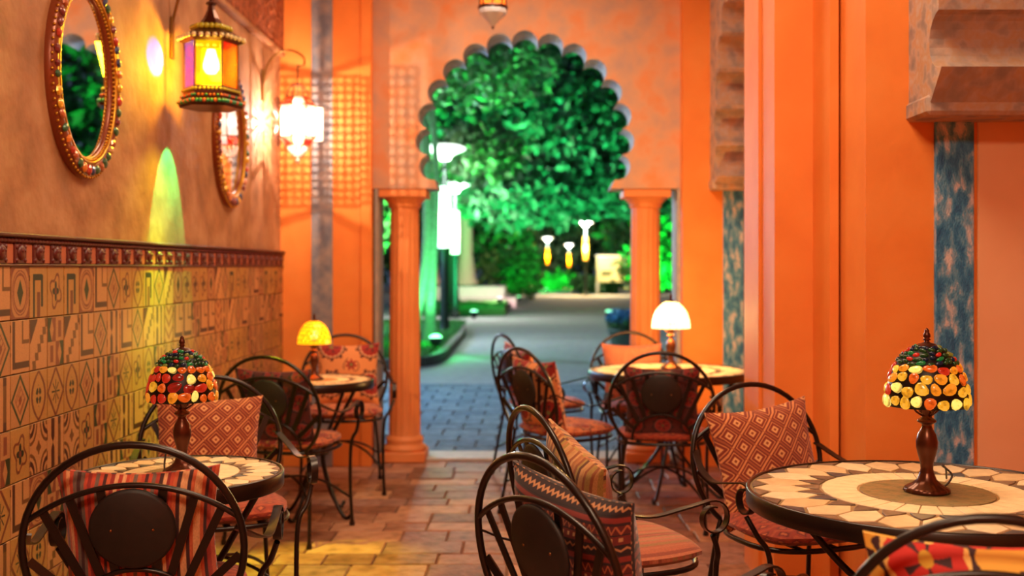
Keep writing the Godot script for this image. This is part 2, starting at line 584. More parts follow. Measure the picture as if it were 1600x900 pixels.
	M.flower_seat = textured(painted(func(u: float, v: float) -> Color:
		var c: Color = medal.call(u * 1.5, v * 1.5, rgb(202, 104, 52), rgb(150, 36, 22), rgb(84, 26, 20), rgb(180, 130, 50))
		return c * weave.call(u, v, 128), 128, 128), 0.9, 0.4)

func tile_ink(k: int, u: float, v: float) -> int:
	var x := u * 2 - 1
	var y := v * 2 - 1
	var r := sqrt(x * x + y * y)
	var a := atan2(y, x)
	match k:
		0:  # oval rings round a four-pointed star
			if maxf(absf(x), absf(y)) > 0.93: return 1
			if absf(x) < 0.34 * (1 - minf(1.0, absf(y) / 0.52)) + 0.0 or absf(y) * 1.6 + absf(x) < 0.36: return 2
			if pow(absf(x), 3) + pow(absf(y), 3) > 0.95: return 1
			if absf(r - 0.72) < 0.05 or absf(r - 0.86) < 0.03: return 1
			return 0
		1:  # saw teeth on a diagonal
			var s := x + y * 0.9
			var t := fposmod(y * 3.0, 1.0) * 0.34
			if s > 0.25 + t: return 0
			if s > -0.15 + t: return 1
			return 2 if s < -1.0 else 0
		2:  # eight-petalled flower
			if r < 0.5 and absf(sin(a * 4)) < 0.55 - r * 0.4: return 2
			if r < 0.08: return 1
			if absf(absf(x) + absf(y) - 1.0) < 0.1: return 1
			return 0
		3:  # nested diamonds
			var d := absf(x) + absf(y)
			if d > 0.82 and d < 1.02: return 2
			if d > 0.5 and d < 0.58: return 1
			if d < 0.2: return 1
			return 1 if d < 0.5 and fposmod((x + y) * 2.5, 1.0) < 0.2 else 0
		4:  # quarter circles from the corners with curls
			var q := Vector2(1 - absf(x), 1 - absf(y)).length()
			if absf(q - 0.78) < 0.07: return 1
			if absf(q - 0.45) < 0.1: return 2
			if r < 0.28 and absf(x * y) < 0.016: return 1
			return 1 if q < 0.2 else 0
		5:  # fret
			if (absf(x + 0.55) < 0.12 and y > -0.5) or (absf(y + 0.6) < 0.12 and x > -0.67 and x < 0.4) or (absf(x - 0.4) < 0.12 and y > -0.7 and y < 0.6): return 2
			if absf(x) < 0.2 and y > 0.0: return 1
			return 0
		6:  # four kites and blocks
			if x * y > 0:
				if absf(absf(x) - 0.5) * 1.8 + absf(absf(y) - 0.5) < 0.46: return 0
				return 2 if absf(x) > 0.5 else 1
			if absf(absf(x) - 0.5) < 0.2 and absf(absf(y) - 0.5) < 0.34: return 1
			return 0
		7:  # corner angle
			if (x < -0.55 or y > 0.6) and x > -0.85 and y < 0.85: return 2
			if x > 0.2 and y < -0.1: return 1 if x < 0.35 or y > -0.25 else 0
			return 0
		8:  # pointed ovals
			var o := absf(x) + y * y * 0.8
			if absf(o - 0.78) < 0.1: return 1
			if r < 0.34 and r > 0.12 and absf(sin(a * 2.0)) > 0.5: return 2
			return 2 if o < 0.16 and absf(y) > 0.4 else 0
		9:  # chevron bars
			if fposmod((absf(x) * 0.7 + y) * 1.5, 1.0) < 0.33: return 1
			return 2 if absf(x) > 0.86 else 0
		10:  # bars
			if absf(x + 0.35) < 0.2 and absf(y) > absf(x + 0.35) * 1.2: return 2
			if absf(x - 0.45) < 0.16: return 1 if absf(y) < 0.7 else 2
			return 0
		_:  # leaf scrolls
			if absf(r - 0.6 - 0.14 * sin(a * 4)) < 0.07: return 1
			if r < 0.3 + 0.12 * cos(a * 4): return 2 if r > 0.14 else 1
			return 0

func make_tiles() -> void:
	M.tiles = []
	for k in 12:
		var bg: Color = [rgb(184, 126, 76), rgb(196, 136, 84), rgb(182, 130, 66)][k % 3]
		var ink: Color = [rgb(118, 60, 36), rgb(130, 64, 40), rgb(114, 70, 34)][(k * 7 + 1) % 3]
		var deep: Color = [rgb(40, 52, 26), rgb(38, 44, 34), rgb(74, 36, 24)][(k * 5) % 3]
		var tex := painted(func(u: float, v: float) -> Color:
			var c: Color = [bg, ink, deep][tile_ink(k, u, v)]
			return c * (0.88 + 0.12 * hash01(int(u * 64) * 91 + int(v * 64) * 37 + k)), 64, 64)
		var m := textured(tex, 0.45)
		M.tiles.append(m)
	M.frame_wood = mat(rgb(132, 62, 30), 0.3, 0.3)
	M.border_dark = mat(rgb(92, 30, 26), 0.4)
	M.border_light = mat(rgb(176, 92, 60), 0.45)

# ------------------------------------------------------------------ the room
const UPRIGHT := Basis(Vector3(1, 0, 0), Vector3(0, 0, -1), Vector3(0, 1, 0))   # plan (x, depth) pulled upwards
const SIDEWAYS := Basis(Vector3(0, 0, -1), Vector3(0, 1, 0), Vector3(1, 0, 0))  # (depth, height) pulled to the right

func build_structure() -> void:
	struct("wall_back", span(Vector3(-1.9, 0, 2.6), Vector3(2.6, 3.6, 2.8), 0), M.orange)
	struct("wall_right", span(Vector3(2.4, 0, -7.9), Vector3(2.6, 3.6, 2.6), 0), M.orange)
	struct("ceiling", span(Vector3(-1.9, 3.6, -7.9), Vector3(2.6, 3.8, 2.8), 0), M.ceiling)
	var glow := glowing(rgb(255, 230, 200), rgb(255, 214, 170), 1.2)
	for z in [-5.9, -3.0, 0.6]:
		var t := thing("ceiling_light", "square warm ceiling light panel " + ("before the scalloped arch" if z < -5 else "above the pebble lamp tables" if z < 0 else "behind the viewer"), "ceiling light", Vector3(-0.1 if z < -5 else 0.1 if z < 0 else 0.0, 3.6, z))
		put("frame", boxed(Vector3(0, -0.015, 0), Vector3(1.0, 0.03, 1.0), 0.005), M.gold, t)
		put("diffuser", boxed(Vector3(0, -0.036, 0), Vector3(0.9, 0.012, 0.9), 0.003), glow, t)

func build_left_wall() -> void:
	var w := struct("wall_left", span(Vector3(-1.9, 0, -7.38), Vector3(-1.68, 3.6, 2.6), 0), M.plaster)
	put("tile_bed", span(Vector3(-1.69, 0, -7.38), Vector3(-1.672, 1.36, 2.6), 0), M.grout, w)
	# patterned tiles
	var tw := 0.134
	var th := 0.176
	var meshes := []
	for k in 2:
		var st := S()
		var h: float = th if k == 0 else 0.13
		var g := 0.0018
		var a := Vector3(0.012, -h / 2 + g, tw / 2 - g)
		var b := Vector3(0.012, -h / 2 + g, -tw / 2 + g)
		var c := Vector3(0.012, h / 2 - g, -tw / 2 + g)
		var d := Vector3(0.012, h / 2 - g, tw / 2 - g)
		var e := 0.0015
		var i := [a + Vector3(0, e, -e), b + Vector3(0, e, e), c + Vector3(0, -e, e), d + Vector3(0, -e, -e)]
		quad(st, i[0], i[1], i[2], i[3])
		var o := [a, b, c, d]
		for n in 4:
			var m := (n + 1) % 4
			var p: Vector3 = o[n] - Vector3(0.012, 0, 0)
			var q: Vector3 = o[m] - Vector3(0.012, 0, 0)
			quad(st, o[n] - Vector3(0.0015, 0, 0), o[m] - Vector3(0.0015, 0, 0), i[m], i[n])
			quad(st, p, q, o[m] - Vector3(0.0015, 0, 0), o[n] - Vector3(0.0015, 0, 0))
		meshes.append(done(st))
	for row in 8:
		for col in 37:
			var z := -7.38 + tw * (col + 0.5)
			var y := 1.355 - th * (row + 0.5)
			var k := 0
			if row == 7: y = 0.123 - 0.065; k = 1
			var pick: int = (col * 5 + row * 7 + (col * col + row * 3) / 4) % 12
			var xf := Transform3D(Basis.IDENTITY, Vector3(-1.674, y, z))
			put("tile", meshes[k], M.tiles[pick], w, xf)
	# border of little bosses between mouldings
	var dark := S()
	box(dark, Vector3(0.008, 0, 0), Vector3(0.016, 0.066, 0.082), 0.003)
	ball(dark, Vector3(0.016, 0.004, 0), Vector3(0.012, 0.026, 0.026), 10, 6)
	ball(dark, Vector3(0.024, 0.01, 0.009), Vector3(0.006, 0.007, 0.007), 6, 4)
	ball(dark, Vector3(0.024, 0.01, -0.009), Vector3(0.006, 0.007, 0.007), 6, 4)
	for s in [-1, 1]:
		for t in [-1, 1]: ball(dark, Vector3(0.014, 0.022 * t, 0.03 * s), Vector3(0.008, 0.009, 0.009), 6, 4)
	var dm := done(dark)
	var lm := done(boxed(Vector3(0.006, 0, 0), Vector3(0.012, 0.066, 0.047), 0.003))
	for col in 37:
		var z := -7.38 + tw * (col + 0.5)
		put("border_tile", dm, M.border_dark, w, Transform3D(Basis.IDENTITY, Vector3(-1.675, 1.395, z)))
		put("border_tile", lm, M.border_light, w, Transform3D(Basis.IDENTITY, Vector3(-1.675, 1.395, z + tw / 2)))
	var t1 := struct("trim_1", span(Vector3(-1.68, 1.448, -7.38), Vector3(-1.645, 1.462, 2.6), 0.004), M.rail_wood)
	var rope := []
	var rad := []
	for i in 900:
		rope.append(Vector3(-1.662, 1.438, -7.37 + i * 0.0075))
		rad.append(0.0085 + 0.0025 * sin(i * 1.9))
	var rs := S()
	tube(rs, rope, 0.009, 6, false, rad)
	put("rope_moulding", rs, M.border_dark, t1)
	put("lower_bead", span(Vector3(-1.68, 1.352, -7.38), Vector3(-1.656, 1.362, 2.6), 0.003), M.rail_wood, t1)
	# carved frieze above
	var fr := struct("trim_2", span(Vector3(-1.68, 2.81, -7.38), Vector3(-1.655, 3.6, 2.6), 0.003), M.frieze)
	put("frieze_ledge", span(Vector3(-1.69, 2.775, -7.38), Vector3(-1.645, 2.81, 2.6), 0.008), M.plaster, fr)

func lobes(out: PackedVector2Array, c: Vector2, big: float, small: float, from: float, to: float, n: int) -> void:
	var half := absf(to - from) / n / 2
	var reach := PI / 2
	for i in 900:
		var q := i / 900.0 * PI / 2
		if atan2(small * sin(q), big + small * cos(q)) > half:
			reach = q
			break
	for k in n:
		var a := lerpf(from, to, (k + 0.5) / n)
		var m := c + Vector2(cos(a), sin(a)) * big
		var dir := signf(to - from)
		for i in 11:
			var b := a + dir * lerpf(-reach, reach, i / 10.0)
			var p := m + Vector2(cos(b), sin(b)) * small
			if out.size() == 0 or out[-1].distance_to(p) > 0.004: out.append(p)

func build_arch_wall() -> void:
	# piers either side
	var pl := struct("wall_front", span(Vector3(-1.9, 0, -7.95), Vector3(-1.09, 3.6, -7.38), 0), M.orange)
	put("stripe_board", span(Vector3(-1.468, 0, -7.395), Vector3(-1.325, 3.6, -7.37), 0.003), M.mauve_wood, pl)
	put("pier_edge", span(Vector3(-1.135, 0, -7.44), Vector3(-1.06, 3.6, -7.36), 0.006), M.orange, pl)
	var pr := struct("wall_front_right", span(Vector3(1.05, 0, -7.95), Vector3(2.4, 3.6, -7.38), 0), M.orange)
	put("stripe_board", span(Vector3(1.322, 0, -7.395), Vector3(1.465, 1.9, -7.37), 0.003), M.blue_wood, pr)
	for x in [-1.06, 1.03]:
		put("jamb_post", span(Vector3(x - 0.0, 0, -7.8), Vector3(x + 0.025, 1.9, -7.5), 0.003), M.pale_post, pl if x < 0 else pr)
	# the scalloped panel
	var poly := PackedVector2Array([Vector2(0.57, 1.895), Vector2(1.06, 1.895), Vector2(1.06, 3.6), Vector2(-1.1, 3.6), Vector2(-1.1, 1.895), Vector2(-0.625, 1.895)])
	lobes(poly, Vector2(-0.022, 2.232), 0.664, 0.0905, deg_to_rad(204), deg_to_rad(-24), 15)
	var caps := S()
	var reveal := S()
	extrude(caps, reveal, poly, -7.82, -7.5)
	var a := struct("arch_panel", caps, M.arch_plaster)
	a.name = "wall_arch"
	put("arch_reveal", reveal, M.reveal, a)
	# threshold
	struct("trim_3", span(Vector3(-1.09, -0.05, -7.95), Vector3(1.05, 0.012, -7.62), 0.008), M.sill)
	# columns
	var shaft := S()
	var prof := []
	for i in 15: prof.append(i / 14.0)
	surf(shaft, func(u: float, v: float) -> Vector3:
		var an := u * TAU if u < 0.9999 else 0.0
		var r := 0.112 - 0.012 * v - 0.009 * pow(absf(sin(an * 8.0)), 0.5) * (1.0 if v > 0.02 and v < 0.98 else 0.0)
		return Vector3(r * cos(an), 0.17 + 1.60 * v, -r * sin(an)), 96, 14)
	var sm := done(shaft)
	var base := S()
	box(base, Vector3(0, 0.035, 0), Vector3(0.31, 0.07, 0.31), 0.008)
	lathe(base, [Vector2(0.15, 0.07), Vector2(0.158, 0.085), Vector2(0.15, 0.1), Vector2(0.132, 0.11), Vector2(0.126, 0.125), Vector2(0.134, 0.14), Vector2(0.13, 0.155), Vector2(0.113, 0.175)], 28)
	var bm := done(base)
	var cap := S()
	lathe(cap, [Vector2(0.1, 1.765), Vector2(0.115, 1.775), Vector2(0.112, 1.79), Vector2(0.118, 1.80), Vector2(0.15, 1.835)], 28)
	box(cap, Vector3(0, 1.866, 0), Vector3(0.33, 0.06, 0.3), 0.006)
	var cm := done(cap)
	for x in [-0.868, 0.825]:
		var t := thing("column", "fluted orange column carrying the " + ("left end of the scalloped arch, by the yellow-shaded lamp" if x < 0 else "right end of the scalloped arch, behind the white-glowing lamp"), "column", Vector3(x, 0, -7.66))
		put("shaft", sm, M.column, t)
		put("base", bm, M.column, t)
		put("capital", cm, M.column, t)

func build_arcade() -> void:
	var plan := PackedVector2Array([Vector2(1.21, 3.9), Vector2(2.4, 3.9), Vector2(2.4, 5.0), Vector2(0.994, 5.0), Vector2(0.994, 4.695), Vector2(1.008, 4.695), Vector2(1.008, 4.45), Vector2(1.165, 4.45), Vector2(1.165, 4.2), Vector2(1.199, 4.2), Vector2(1.199, 4.33), Vector2(1.21, 4.33)])
	var st := S()
	extrude(st, st, plan, 0, 3.6, Transform3D(UPRIGHT, Vector3.ZERO))
	var p := struct("wall_pier", st, M.orange)
	put("stripe_board", span(Vector3(1.455, 0, -3.91), Vector3(1.594, 1.9, -3.885), 0.003), M.blue_wood, p)
	put("jamb_face", span(Vector3(1.61, 0, -3.92), Vector3(2.39, 3.6, -3.893), 0.003), M.salmon_wall, p)
	struct("wall_pier_near", span(Vector3(1.4, 0, -2.0), Vector3(2.4, 3.6, -0.6), 0.004), M.orange)
	side_arch("wall_arcade", 2.0, 3.9, 0.2, 1.365, 1.95, 2.2, 0.66, 9)
	side_arch("wall_arcade_far", 5.0, 7.385, 0.17, 1.235, 1.75, 2.25, 0.93, 15)

func side_arch(called: String, d0: float, d1: float, jut: float, x0: float, x1: float, yc: float, big: float, n: int) -> void:
	var mid := (d0 + d1) / 2
	var poly := PackedVector2Array([Vector2(d1 - jut, 1.9), Vector2(d1, 1.9), Vector2(d1, 3.6), Vector2(d0, 3.6), Vector2(d0, 1.9), Vector2(d0 + jut, 1.9)])
	lobes(poly, Vector2(mid, yc), big, 0.098 if n < 12 else 0.105, deg_to_rad(200), deg_to_rad(-20), n)
	var st := S()
	extrude(st, st, poly, x0, x1, Transform3D(SIDEWAYS, Vector3.ZERO))
	var w := struct(called, st, M.corbel)
	for d in [d1 - jut / 2, d0 + jut / 2]:
		put("impost_block", boxed(Vector3((x0 + x1) / 2, 1.905, -d), Vector3(x1 - x0 + 0.02, 0.07, jut + 0.02), 0.012), M.corbel, w)

func build_floor() -> void:
	var f := struct("floor", span(Vector3(-1.9, -0.2, -7.95), Vector3(2.6, -0.012, 2.8), 0), M.floor_base)
	var r := RandomNumberGenerator.new()
	r.seed = 31
	var d := 3.95
	while d < 7.6:
		var deep := r.randf_range(0.17, 0.23)
		if d + deep > 7.5: deep = 7.62 - d
		var x := -1.68 - r.randf() * 0.15
		while x < 1.75:
			var wide := r.randf_range(0.22, 0.42)
			var lo := Vector3(maxf(x + 0.004, -1.67), -0.03, -d - deep + 0.004)
			var hi := Vector3(minf(x + wide - 0.004, 1.9), r.randf_range(-0.003, 0.002), -d - 0.004)
			if hi.x - lo.x > 0.03:
				put("paving_tile", span(lo, hi, 0.005), M.paving[r.randi() % 5], f)
			x += wide
		d += deep
	# plain slabs on the rest, nearer than the photograph shows
	put("paving_slab", span(Vector3(-1.67, -0.03, -3.945), Vector3(2.4, -0.001, 2.6), 0.004), M.paving[0], f)

# ------------------------------------------------------------------ outside the arch
func leaf_mesh() -> ArrayMesh:
	var st := S()
	var a := Vector3(0, 0, 0)
	var b := Vector3(0.28, 0.06, 0.5)
	var c := Vector3(0, 0, 1.0)
	var d := Vector3(-0.28, 0.06, 0.5)
	st.set_smooth_group(-1)
	tri(st, a, c, b)
	tri(st, a, d, c)
	return done(st)

var leaf: ArrayMesh

# blobs: [centre, radii]; leaves on and just under each blob's skin
func foliage(parent: Node, blobs: Array, count: int, size: float, tint: Color, sd: int, called := "foliage") -> void:
	if leaf == null: leaf = leaf_mesh()
	var r := RandomNumberGenerator.new()
	r.seed = sd
	var mm := MultiMesh.new()
	mm.transform_format = MultiMesh.TRANSFORM_3D
	mm.use_colors = true
	mm.mesh = leaf
	mm.instance_count = count
	for i in count:
		var b = blobs[r.randi() % blobs.size()]
		var v := Vector3(r.randfn(), r.randfn(), r.randfn()).normalized()
		var at: Vector3 = b[0] + v * b[1] * pow(r.randf(), 0.4)
		var up := Vector3(r.randfn(), r.randfn() + 0.6, r.randfn()).normalized()
		var fwd := up.cross(Vector3(r.randfn(), r.randfn(), r.randfn())).normalized()
		var bs := Basis(up.cross(fwd), up, fwd).scaled(Vector3.ONE * size * r.randf_range(0.6, 1.3))
		mm.set_instance_transform(i, Transform3D(bs, at))
		var k := r.randf_range(0.6, 1.35)
		mm.set_instance_color(i, Color(tint.r * k * r.randf_range(0.8, 1.3), tint.g * k, tint.b * k, 1))
	var o := MultiMeshInstance3D.new()
	o.multimesh = mm
	o.material_override = M.leaf
	o.name = called
	o.set_meta("kind", "stuff")
	parent.add_child(o, true)

func tree(label: String, at: Vector3, h: float, trunk_r: float, crown: Array, count: int, size: float, tint: Color, sd: int, lean := Vector3.ZERO, group := "", bark: Material = M.dark_bark) -> Node3D:
	var t := thing("tree", label, "tree", at, 0.0, group)
	var st := S()
	var pts := []
	var rr := []
	for i in 9:
		var v := i / 8.0
		pts.append(lean * v * v + Vector3(0.06 * sin(v * 5.0 + sd), h * v, 0.05 * cos(v * 4.0)))
		rr.append(trunk_r * (1.0 - 0.55 * v + 0.5 * exp(-v * 9.0)))
	tube(st, pts, trunk_r, 10, false, rr)
	put("trunk", st, bark, t)
	for k in mini(3, crown.size()):
		var b := S()
		var top: Vector3 = crown[k][0]
		var from: Vector3 = pts[5 + k]
		tube(b, smooth_path([from, from.lerp(top, 0.5) + Vector3(0, 0.15, 0), top], 5), trunk_r * 0.3, 6)
		put("branch", b, bark, t)
	foliage(t, crown, count, size, tint, sd)
	return t

func lamp_post(label: String, at: Vector3, glow_c: Color, e: float, light_e: float, scale := 1.0) -> void:
	var t := thing("street_lamp", label, "street lamp", at, 0.0)
	var st := S()
	lathe(st, [Vector2(0.0, 0.0), Vector2(0.16, 0.0), Vector2(0.16, 0.06), Vector2(0.11, 0.1), Vector2(0.085, 0.3), Vector2(0.075, 1.7)], 14)
	put("pole", st, M.post, t)
	var g := S()
	lathe(g, [Vector2(0.0, 1.7), Vector2(0.115, 1.7), Vector2(0.12, 1.72), Vector2(0.12, 2.88), Vector2(0.115, 2.9), Vector2(0.0, 2.9)], 16)
	put("light_tube", g, glowing(glow_c, glow_c, e), t)
	var c := S()
	for k in 6:
		var a := k * TAU / 6
		tube(c, [Vector3(0.125 * cos(a), 1.69, 0.125 * sin(a)), Vector3(0.125 * cos(a), 2.91, 0.125 * sin(a))], 0.007, 5)
	lathe(c, [Vector2(0.13, 1.68), Vector2(0.135, 1.7), Vector2(0.13, 1.72)], 16)
	lathe(c, [Vector2(0.13, 2.88), Vector2(0.135, 2.9), Vector2(0.05, 2.95), Vector2(0.04, 3.4)], 16)
	put("cage", c, M.post, t)
	var d := S()
	lathe(d, [Vector2(0.0, 3.36), Vector2(0.10, 3.38), Vector2(0.16, 3.48), Vector2(0.40, 3.58), Vector2(0.41, 3.61), Vector2(0.3, 3.66), Vector2(0.0, 3.7)], 20)
	put("dish", d, glowing(rgb(240, 244, 240), rgb(236, 250, 236), e * 1.1), t)
	t.scale = Vector3.ONE * scale
	omni("street_lamp_light", at + Vector3(0.0, 2.3 * scale, 0.2 * scale), glow_c, light_e, 0.1)
	omni("street_lamp_dish_light", at + Vector3(0.0, 3.3 * scale, 0.3 * scale), rgb(236, 250, 236), light_e * 0.6, 0.1)

func flood(label: String, at: Vector3, aim: Vector3, c: Color, e: float) -> void:
	var t := thing("floodlight", label, "floodlight", at)
	var st := S()
	lathe(st, [Vector2(0.0, 0.02), Vector2(0.05, 0.03), Vector2(0.09, 0.1), Vector2(0.11, 0.17), Vector2(0.10, 0.17)], 14)
	tube(st, [Vector3(0, -0.02, 0), Vector3(0, 0.04, 0)], 0.02, 6)
	put("housing", st, M.post, t)
	var g := S()
	ball(g, Vector3(0, 0.165, 0), Vector3(0.1, 0.05, 0.1), 12, 6)
	put("lens", g, glowing(c, c.lerp(Color.WHITE, 0.45), 3.0), t)
	spot("floodlight_beam", at + Vector3(0, 0.24, 0), aim, c, e, 55.0, 0.6, 0.08)

func build_outdoors() -> void:
	var green := Color(0.10, 1.0, 0.36)
	var teal := Color(0.16, 0.95, 0.55)
	# ground and the paved path
	var g := struct("ground", span(Vector3(-30, -0.3, -90), Vector3(30, -0.03, -7.95), 0), M.path_far)
	var r := RandomNumberGenerator.new()
	r.seed = 5
	for row in 16:
		for col in 11:
			var w := 0.3
			var x := -1.75 + col * w + (0.15 if row % 2 == 1 else 0.0)
			var z := -7.97 - row * 0.3
			put("paver", span(Vector3(x + 0.006, -0.06, z - 0.294), Vector3(x + w - 0.006, -0.014 + r.randf_range(-0.003, 0.003), z - 0.006), 0.006), M.path[r.randi() % 3], g)
	# grass island with its kerb
	island()
	# grass strip and the plinth with a pink column
	var b := S()
	box(b, Vector3(-1.9, 0.06, -34), Vector3(2.5, 0.2, 6.0), 0.02)
	tag(put("lawn_bed", b, M.soil), "low raised lawn bed in front of the white plinth", "lawn")
	grass_patch("short green grass on the raised bed by the white plinth", Rect2(-3.1, -36.9, 2.4, 5.8), 0.16, 2500, 41)
	var pv := thing("pavilion", "white stepped plinth with pink columns standing beyond the lamp posts", "pavilion", Vector3(-2.3, 0, -39))
	put("plinth", boxed(Vector3(0, 0.45, 0), Vector3(3.0, 0.5, 3.0), 0.03), M.white_stone, pv)
	put("step", boxed(Vector3(0.2, 0.14, 0.1), Vector3(3.4, 0.36, 3.4), 0.03), M.white_stone, pv)
	for x in [-1.2, 0.1]:
		var c := S()
		lathe(c, [Vector2(0.42, 0.7), Vector2(0.42, 0.85), Vector2(0.34, 1.0), Vector2(0.26, 1.7), Vector2(0.24, 1.75), Vector2(0.22, 5.0)], 16, Vector3(x, 0, 0.4))
		put("column", c, M.pink_stone, pv)
	put("roof_slab", boxed(Vector3(-0.4, 5.2, 0), Vector3(3.2, 0.4, 3.0), 0.03), M.white_stone, pv)
	# posts
	lamp_post("nearer lamp post with tall white light tube and white dish, on the grass island", Vector3(-1.58, 0, -20.6), rgb(248, 255, 244), 2.2, 3.0)
	lamp_post("second lamp post with white light tube, just behind the nearer one", Vector3(-1.98, 0, -29.5), rgb(255, 240, 230), 2.2, 10.0)
	lamp_post("distant lamp post with yellow light tube and white dish beside the notice board", Vector3(2.85, 0, -54.0), rgb(255, 196, 80), 1.5, 38.0)
	lamp_post("far lamp post with amber light tube among the dark trees", Vector3(1.25, 0, -70.0), rgb(255, 180, 30), 1.4, 16.0, 0.9)
	lamp_post("farthest dim amber lamp post left of the yellow lamp", Vector3(2.75, 0, -73.0), rgb(255, 170, 20), 1.2, 12.0, 0.8)
	# hidden lamp beside the building that lights the paving
	lamp_post("lamp post outside the left pier lighting the paving blue", Vector3(-3.6, 0, -11.5), rgb(120, 190, 255), 2.0, 14.0)
	lamp_post("lamp post farther out behind the left pier, lighting the middle of the path", Vector3(-4.6, 0, -20.0), rgb(150, 200, 255), 2.0, 20.0)
	# notice board
	var nb := thing("notice_board", "cream notice board on two legs beside the path", "notice board", Vector3(4.45, 0, -55.6))
	put("panel", boxed(Vector3(0, 1.25, 0), Vector3(1.9, 1.3, 0.12), 0.02), M.board, nb)
	put("cap", boxed(Vector3(0, 1.93, 0), Vector3(2.0, 0.1, 0.2), 0.02), M.white_stone, nb)
	for x in [-0.9, 0.9]: put("leg", boxed(Vector3(x, 0.3, 0), Vector3(0.14, 0.62, 0.12), 0.01), M.white_stone, nb)
	for x in [-0.45, 0.4]: put("notice", boxed(Vector3(x, 1.05, 0.066), Vector3(0.5, 0.26, 0.02), 0.004), mat(rgb(96, 96, 60), 0.8), nb)
	# blue flower planter behind the right column
	var fp := thing("flower_planter", "stone planter of blue flowers on the paving behind the arch", "planter", Vector3(1.62, 0, -17.0))
	var ps := S()
	lathe(ps, [Vector2(0.0, 0.0), Vector2(0.26, 0.0), Vector2(0.3, 0.05), Vector2(0.36, 0.34), Vector2(0.4, 0.36), Vector2(0.38, 0.4), Vector2(0.0, 0.38)], 20)
	put("pot", ps, M.kerb, fp)
	foliage(fp, [[Vector3(0, 0.46, 0), Vector3(0.4, 0.14, 0.4)]], 500, 0.12, Color(0.06, 0.16, 0.06), 71)
	foliage(fp, [[Vector3(-0.2, 0.58, 0.1), Vector3(0.2, 0.12, 0.2)], [Vector3(0.16, 0.62, 0.05), Vector3(0.22, 0.14, 0.2)]], 500, 0.08, Color(0.08, 0.3, 0.62), 72, "blossom")
	# trees
	var lit := tree("pale tree with a forked trunk floodlit green on the grass island", Vector3(-1.53, 0.09, -17.6), 4.4, 0.085, [[Vector3(0.55, 3.5, -3.7), Vector3(1.0, 0.6, 0.6)], [Vector3(-0.5, 5.2, 0), Vector3(1.5, 1.3, 1.4)], [Vector3(0.8, 4.8, -0.6), Vector3(1.3, 1.0, 1.2)], [Vector3(-1.6, 4.2, 0.2), Vector3(1.2, 1.1, 1.2)], [Vector3(1.2, 5.9, -0.5), Vector3(1.4, 1.0, 1.2)]], 6500, 0.2, Color(0.10, 0.2, 0.08), 11, Vector3(-0.05, 0, 0), "", M.bark)
	var fork := S()
	tube(fork, smooth_path([Vector3(-0.32, -0.02, 0.1), Vector3(-0.22, 0.7, 0.08), Vector3(-0.12, 1.35, 0.05), Vector3(-0.09, 2.2, 0), Vector3(-0.14, 3.4, 0), Vector3(-0.3, 4.4, 0)], 5), 0.075, 10)
	put("trunk", fork, M.bark, lit)
	tree("large dark spreading tree filling the arch behind the lamp posts", Vector3(-2.35, 0, -33.0), 3.6, 0.2, [[Vector3(0.50, 4.9, 1.2), Vector3(2.3, 1.5, 2.0)], [Vector3(3.30, 5.0, 1.5), Vector3(2.4, 1.8, 2.0)], [Vector3(5.70, 5.2, 0.8), Vector3(2.2, 1.9, 2.0)], [Vector3(1.70, 7.2, 0.4), Vector3(2.6, 1.7, 2.2)], [Vector3(4.70, 7.4, 0.4), Vector3(2.6, 1.9, 2.2)], [Vector3(3.10, 8.9, -0.4), Vector3(3.4, 1.6, 2.4)], [Vector3(2.50, 3.3, 1.8), Vector3(2.6, 0.8, 1.6)], [Vector3(5.50, 3.6, 1.8), Vector3(1.8, 0.9, 1.6)]], 16000, 0.34, Color(0.06, 0.15, 0.08), 13)
	tree("bright green tree behind the right column", Vector3(5.6, 0, -38.0), 2.6, 0.2, [[Vector3(-0.8, 3.2, 1.0), Vector3(1.5, 1.5, 1.3)], [Vector3(0.9, 3.6, 0.6), Vector3(1.6, 1.6, 1.4)], [Vector3(-0.6, 5.2, 0.4), Vector3(1.7, 1.3, 1.4)], [Vector3(-1.2, 1.6, 1.2), Vector3(1.2, 0.9, 1.0)]], 4500, 0.3, Color(0.09, 0.22, 0.06), 14)
	tree("green tree behind the left column and grass island", Vector3(-5.6, 0, -31.0), 2.6, 0.2, [[Vector3(0.6, 3.0, 1.0), Vector3(1.6, 1.6, 1.3)], [Vector3(-0.8, 3.4, 0.6), Vector3(1.6, 1.6, 1.4)], [Vector3(0.4, 5.4, 0.4), Vector3(2.0, 1.6, 1.4)], [Vector3(1.9, 4.9, 0.4), Vector3(1.6, 1.6, 1.4)]], 4500, 0.3, Color(0.09, 0.22, 0.07), 15)
	tree("tree right of the garden, seen only in the jewelled mirror", Vector3(9.6, 0, -31.0), 3.4, 0.25, [[Vector3(-2.0, 4.4, 0.5), Vector3(2.6, 2.2, 2)], [Vector3(1.8, 4.8, 0.5), Vector3(2.6, 2.4, 2)], [Vector3(0, 8.0, 0), Vector3(3.6, 2.4, 2.4)], [Vector3(-2.6, 7.0, 0), Vector3(2.6, 2.2, 2.4)], [Vector3(3.0, 7.2, 0), Vector3(2.6, 2.2, 2.4)]], 6500, 0.5, Color(0.06, 0.15, 0.07), 16)
	var spots := [[-9.0, -62.0, 21], [-4.0, -66.0, 22], [0.5, -78.0, 23], [4.6, -80.0, 24], [8.5, -64.0, 25], [13.0, -60.0, 26]]
	var says := ["dark backdrop tree at the far left of the garden", "dark backdrop tree behind the pink columns", "dark backdrop tree behind the far amber lamp", "dark backdrop tree behind the distant yellow lamp", "dark backdrop tree behind the notice board", "dark backdrop tree at the far right of the garden"]
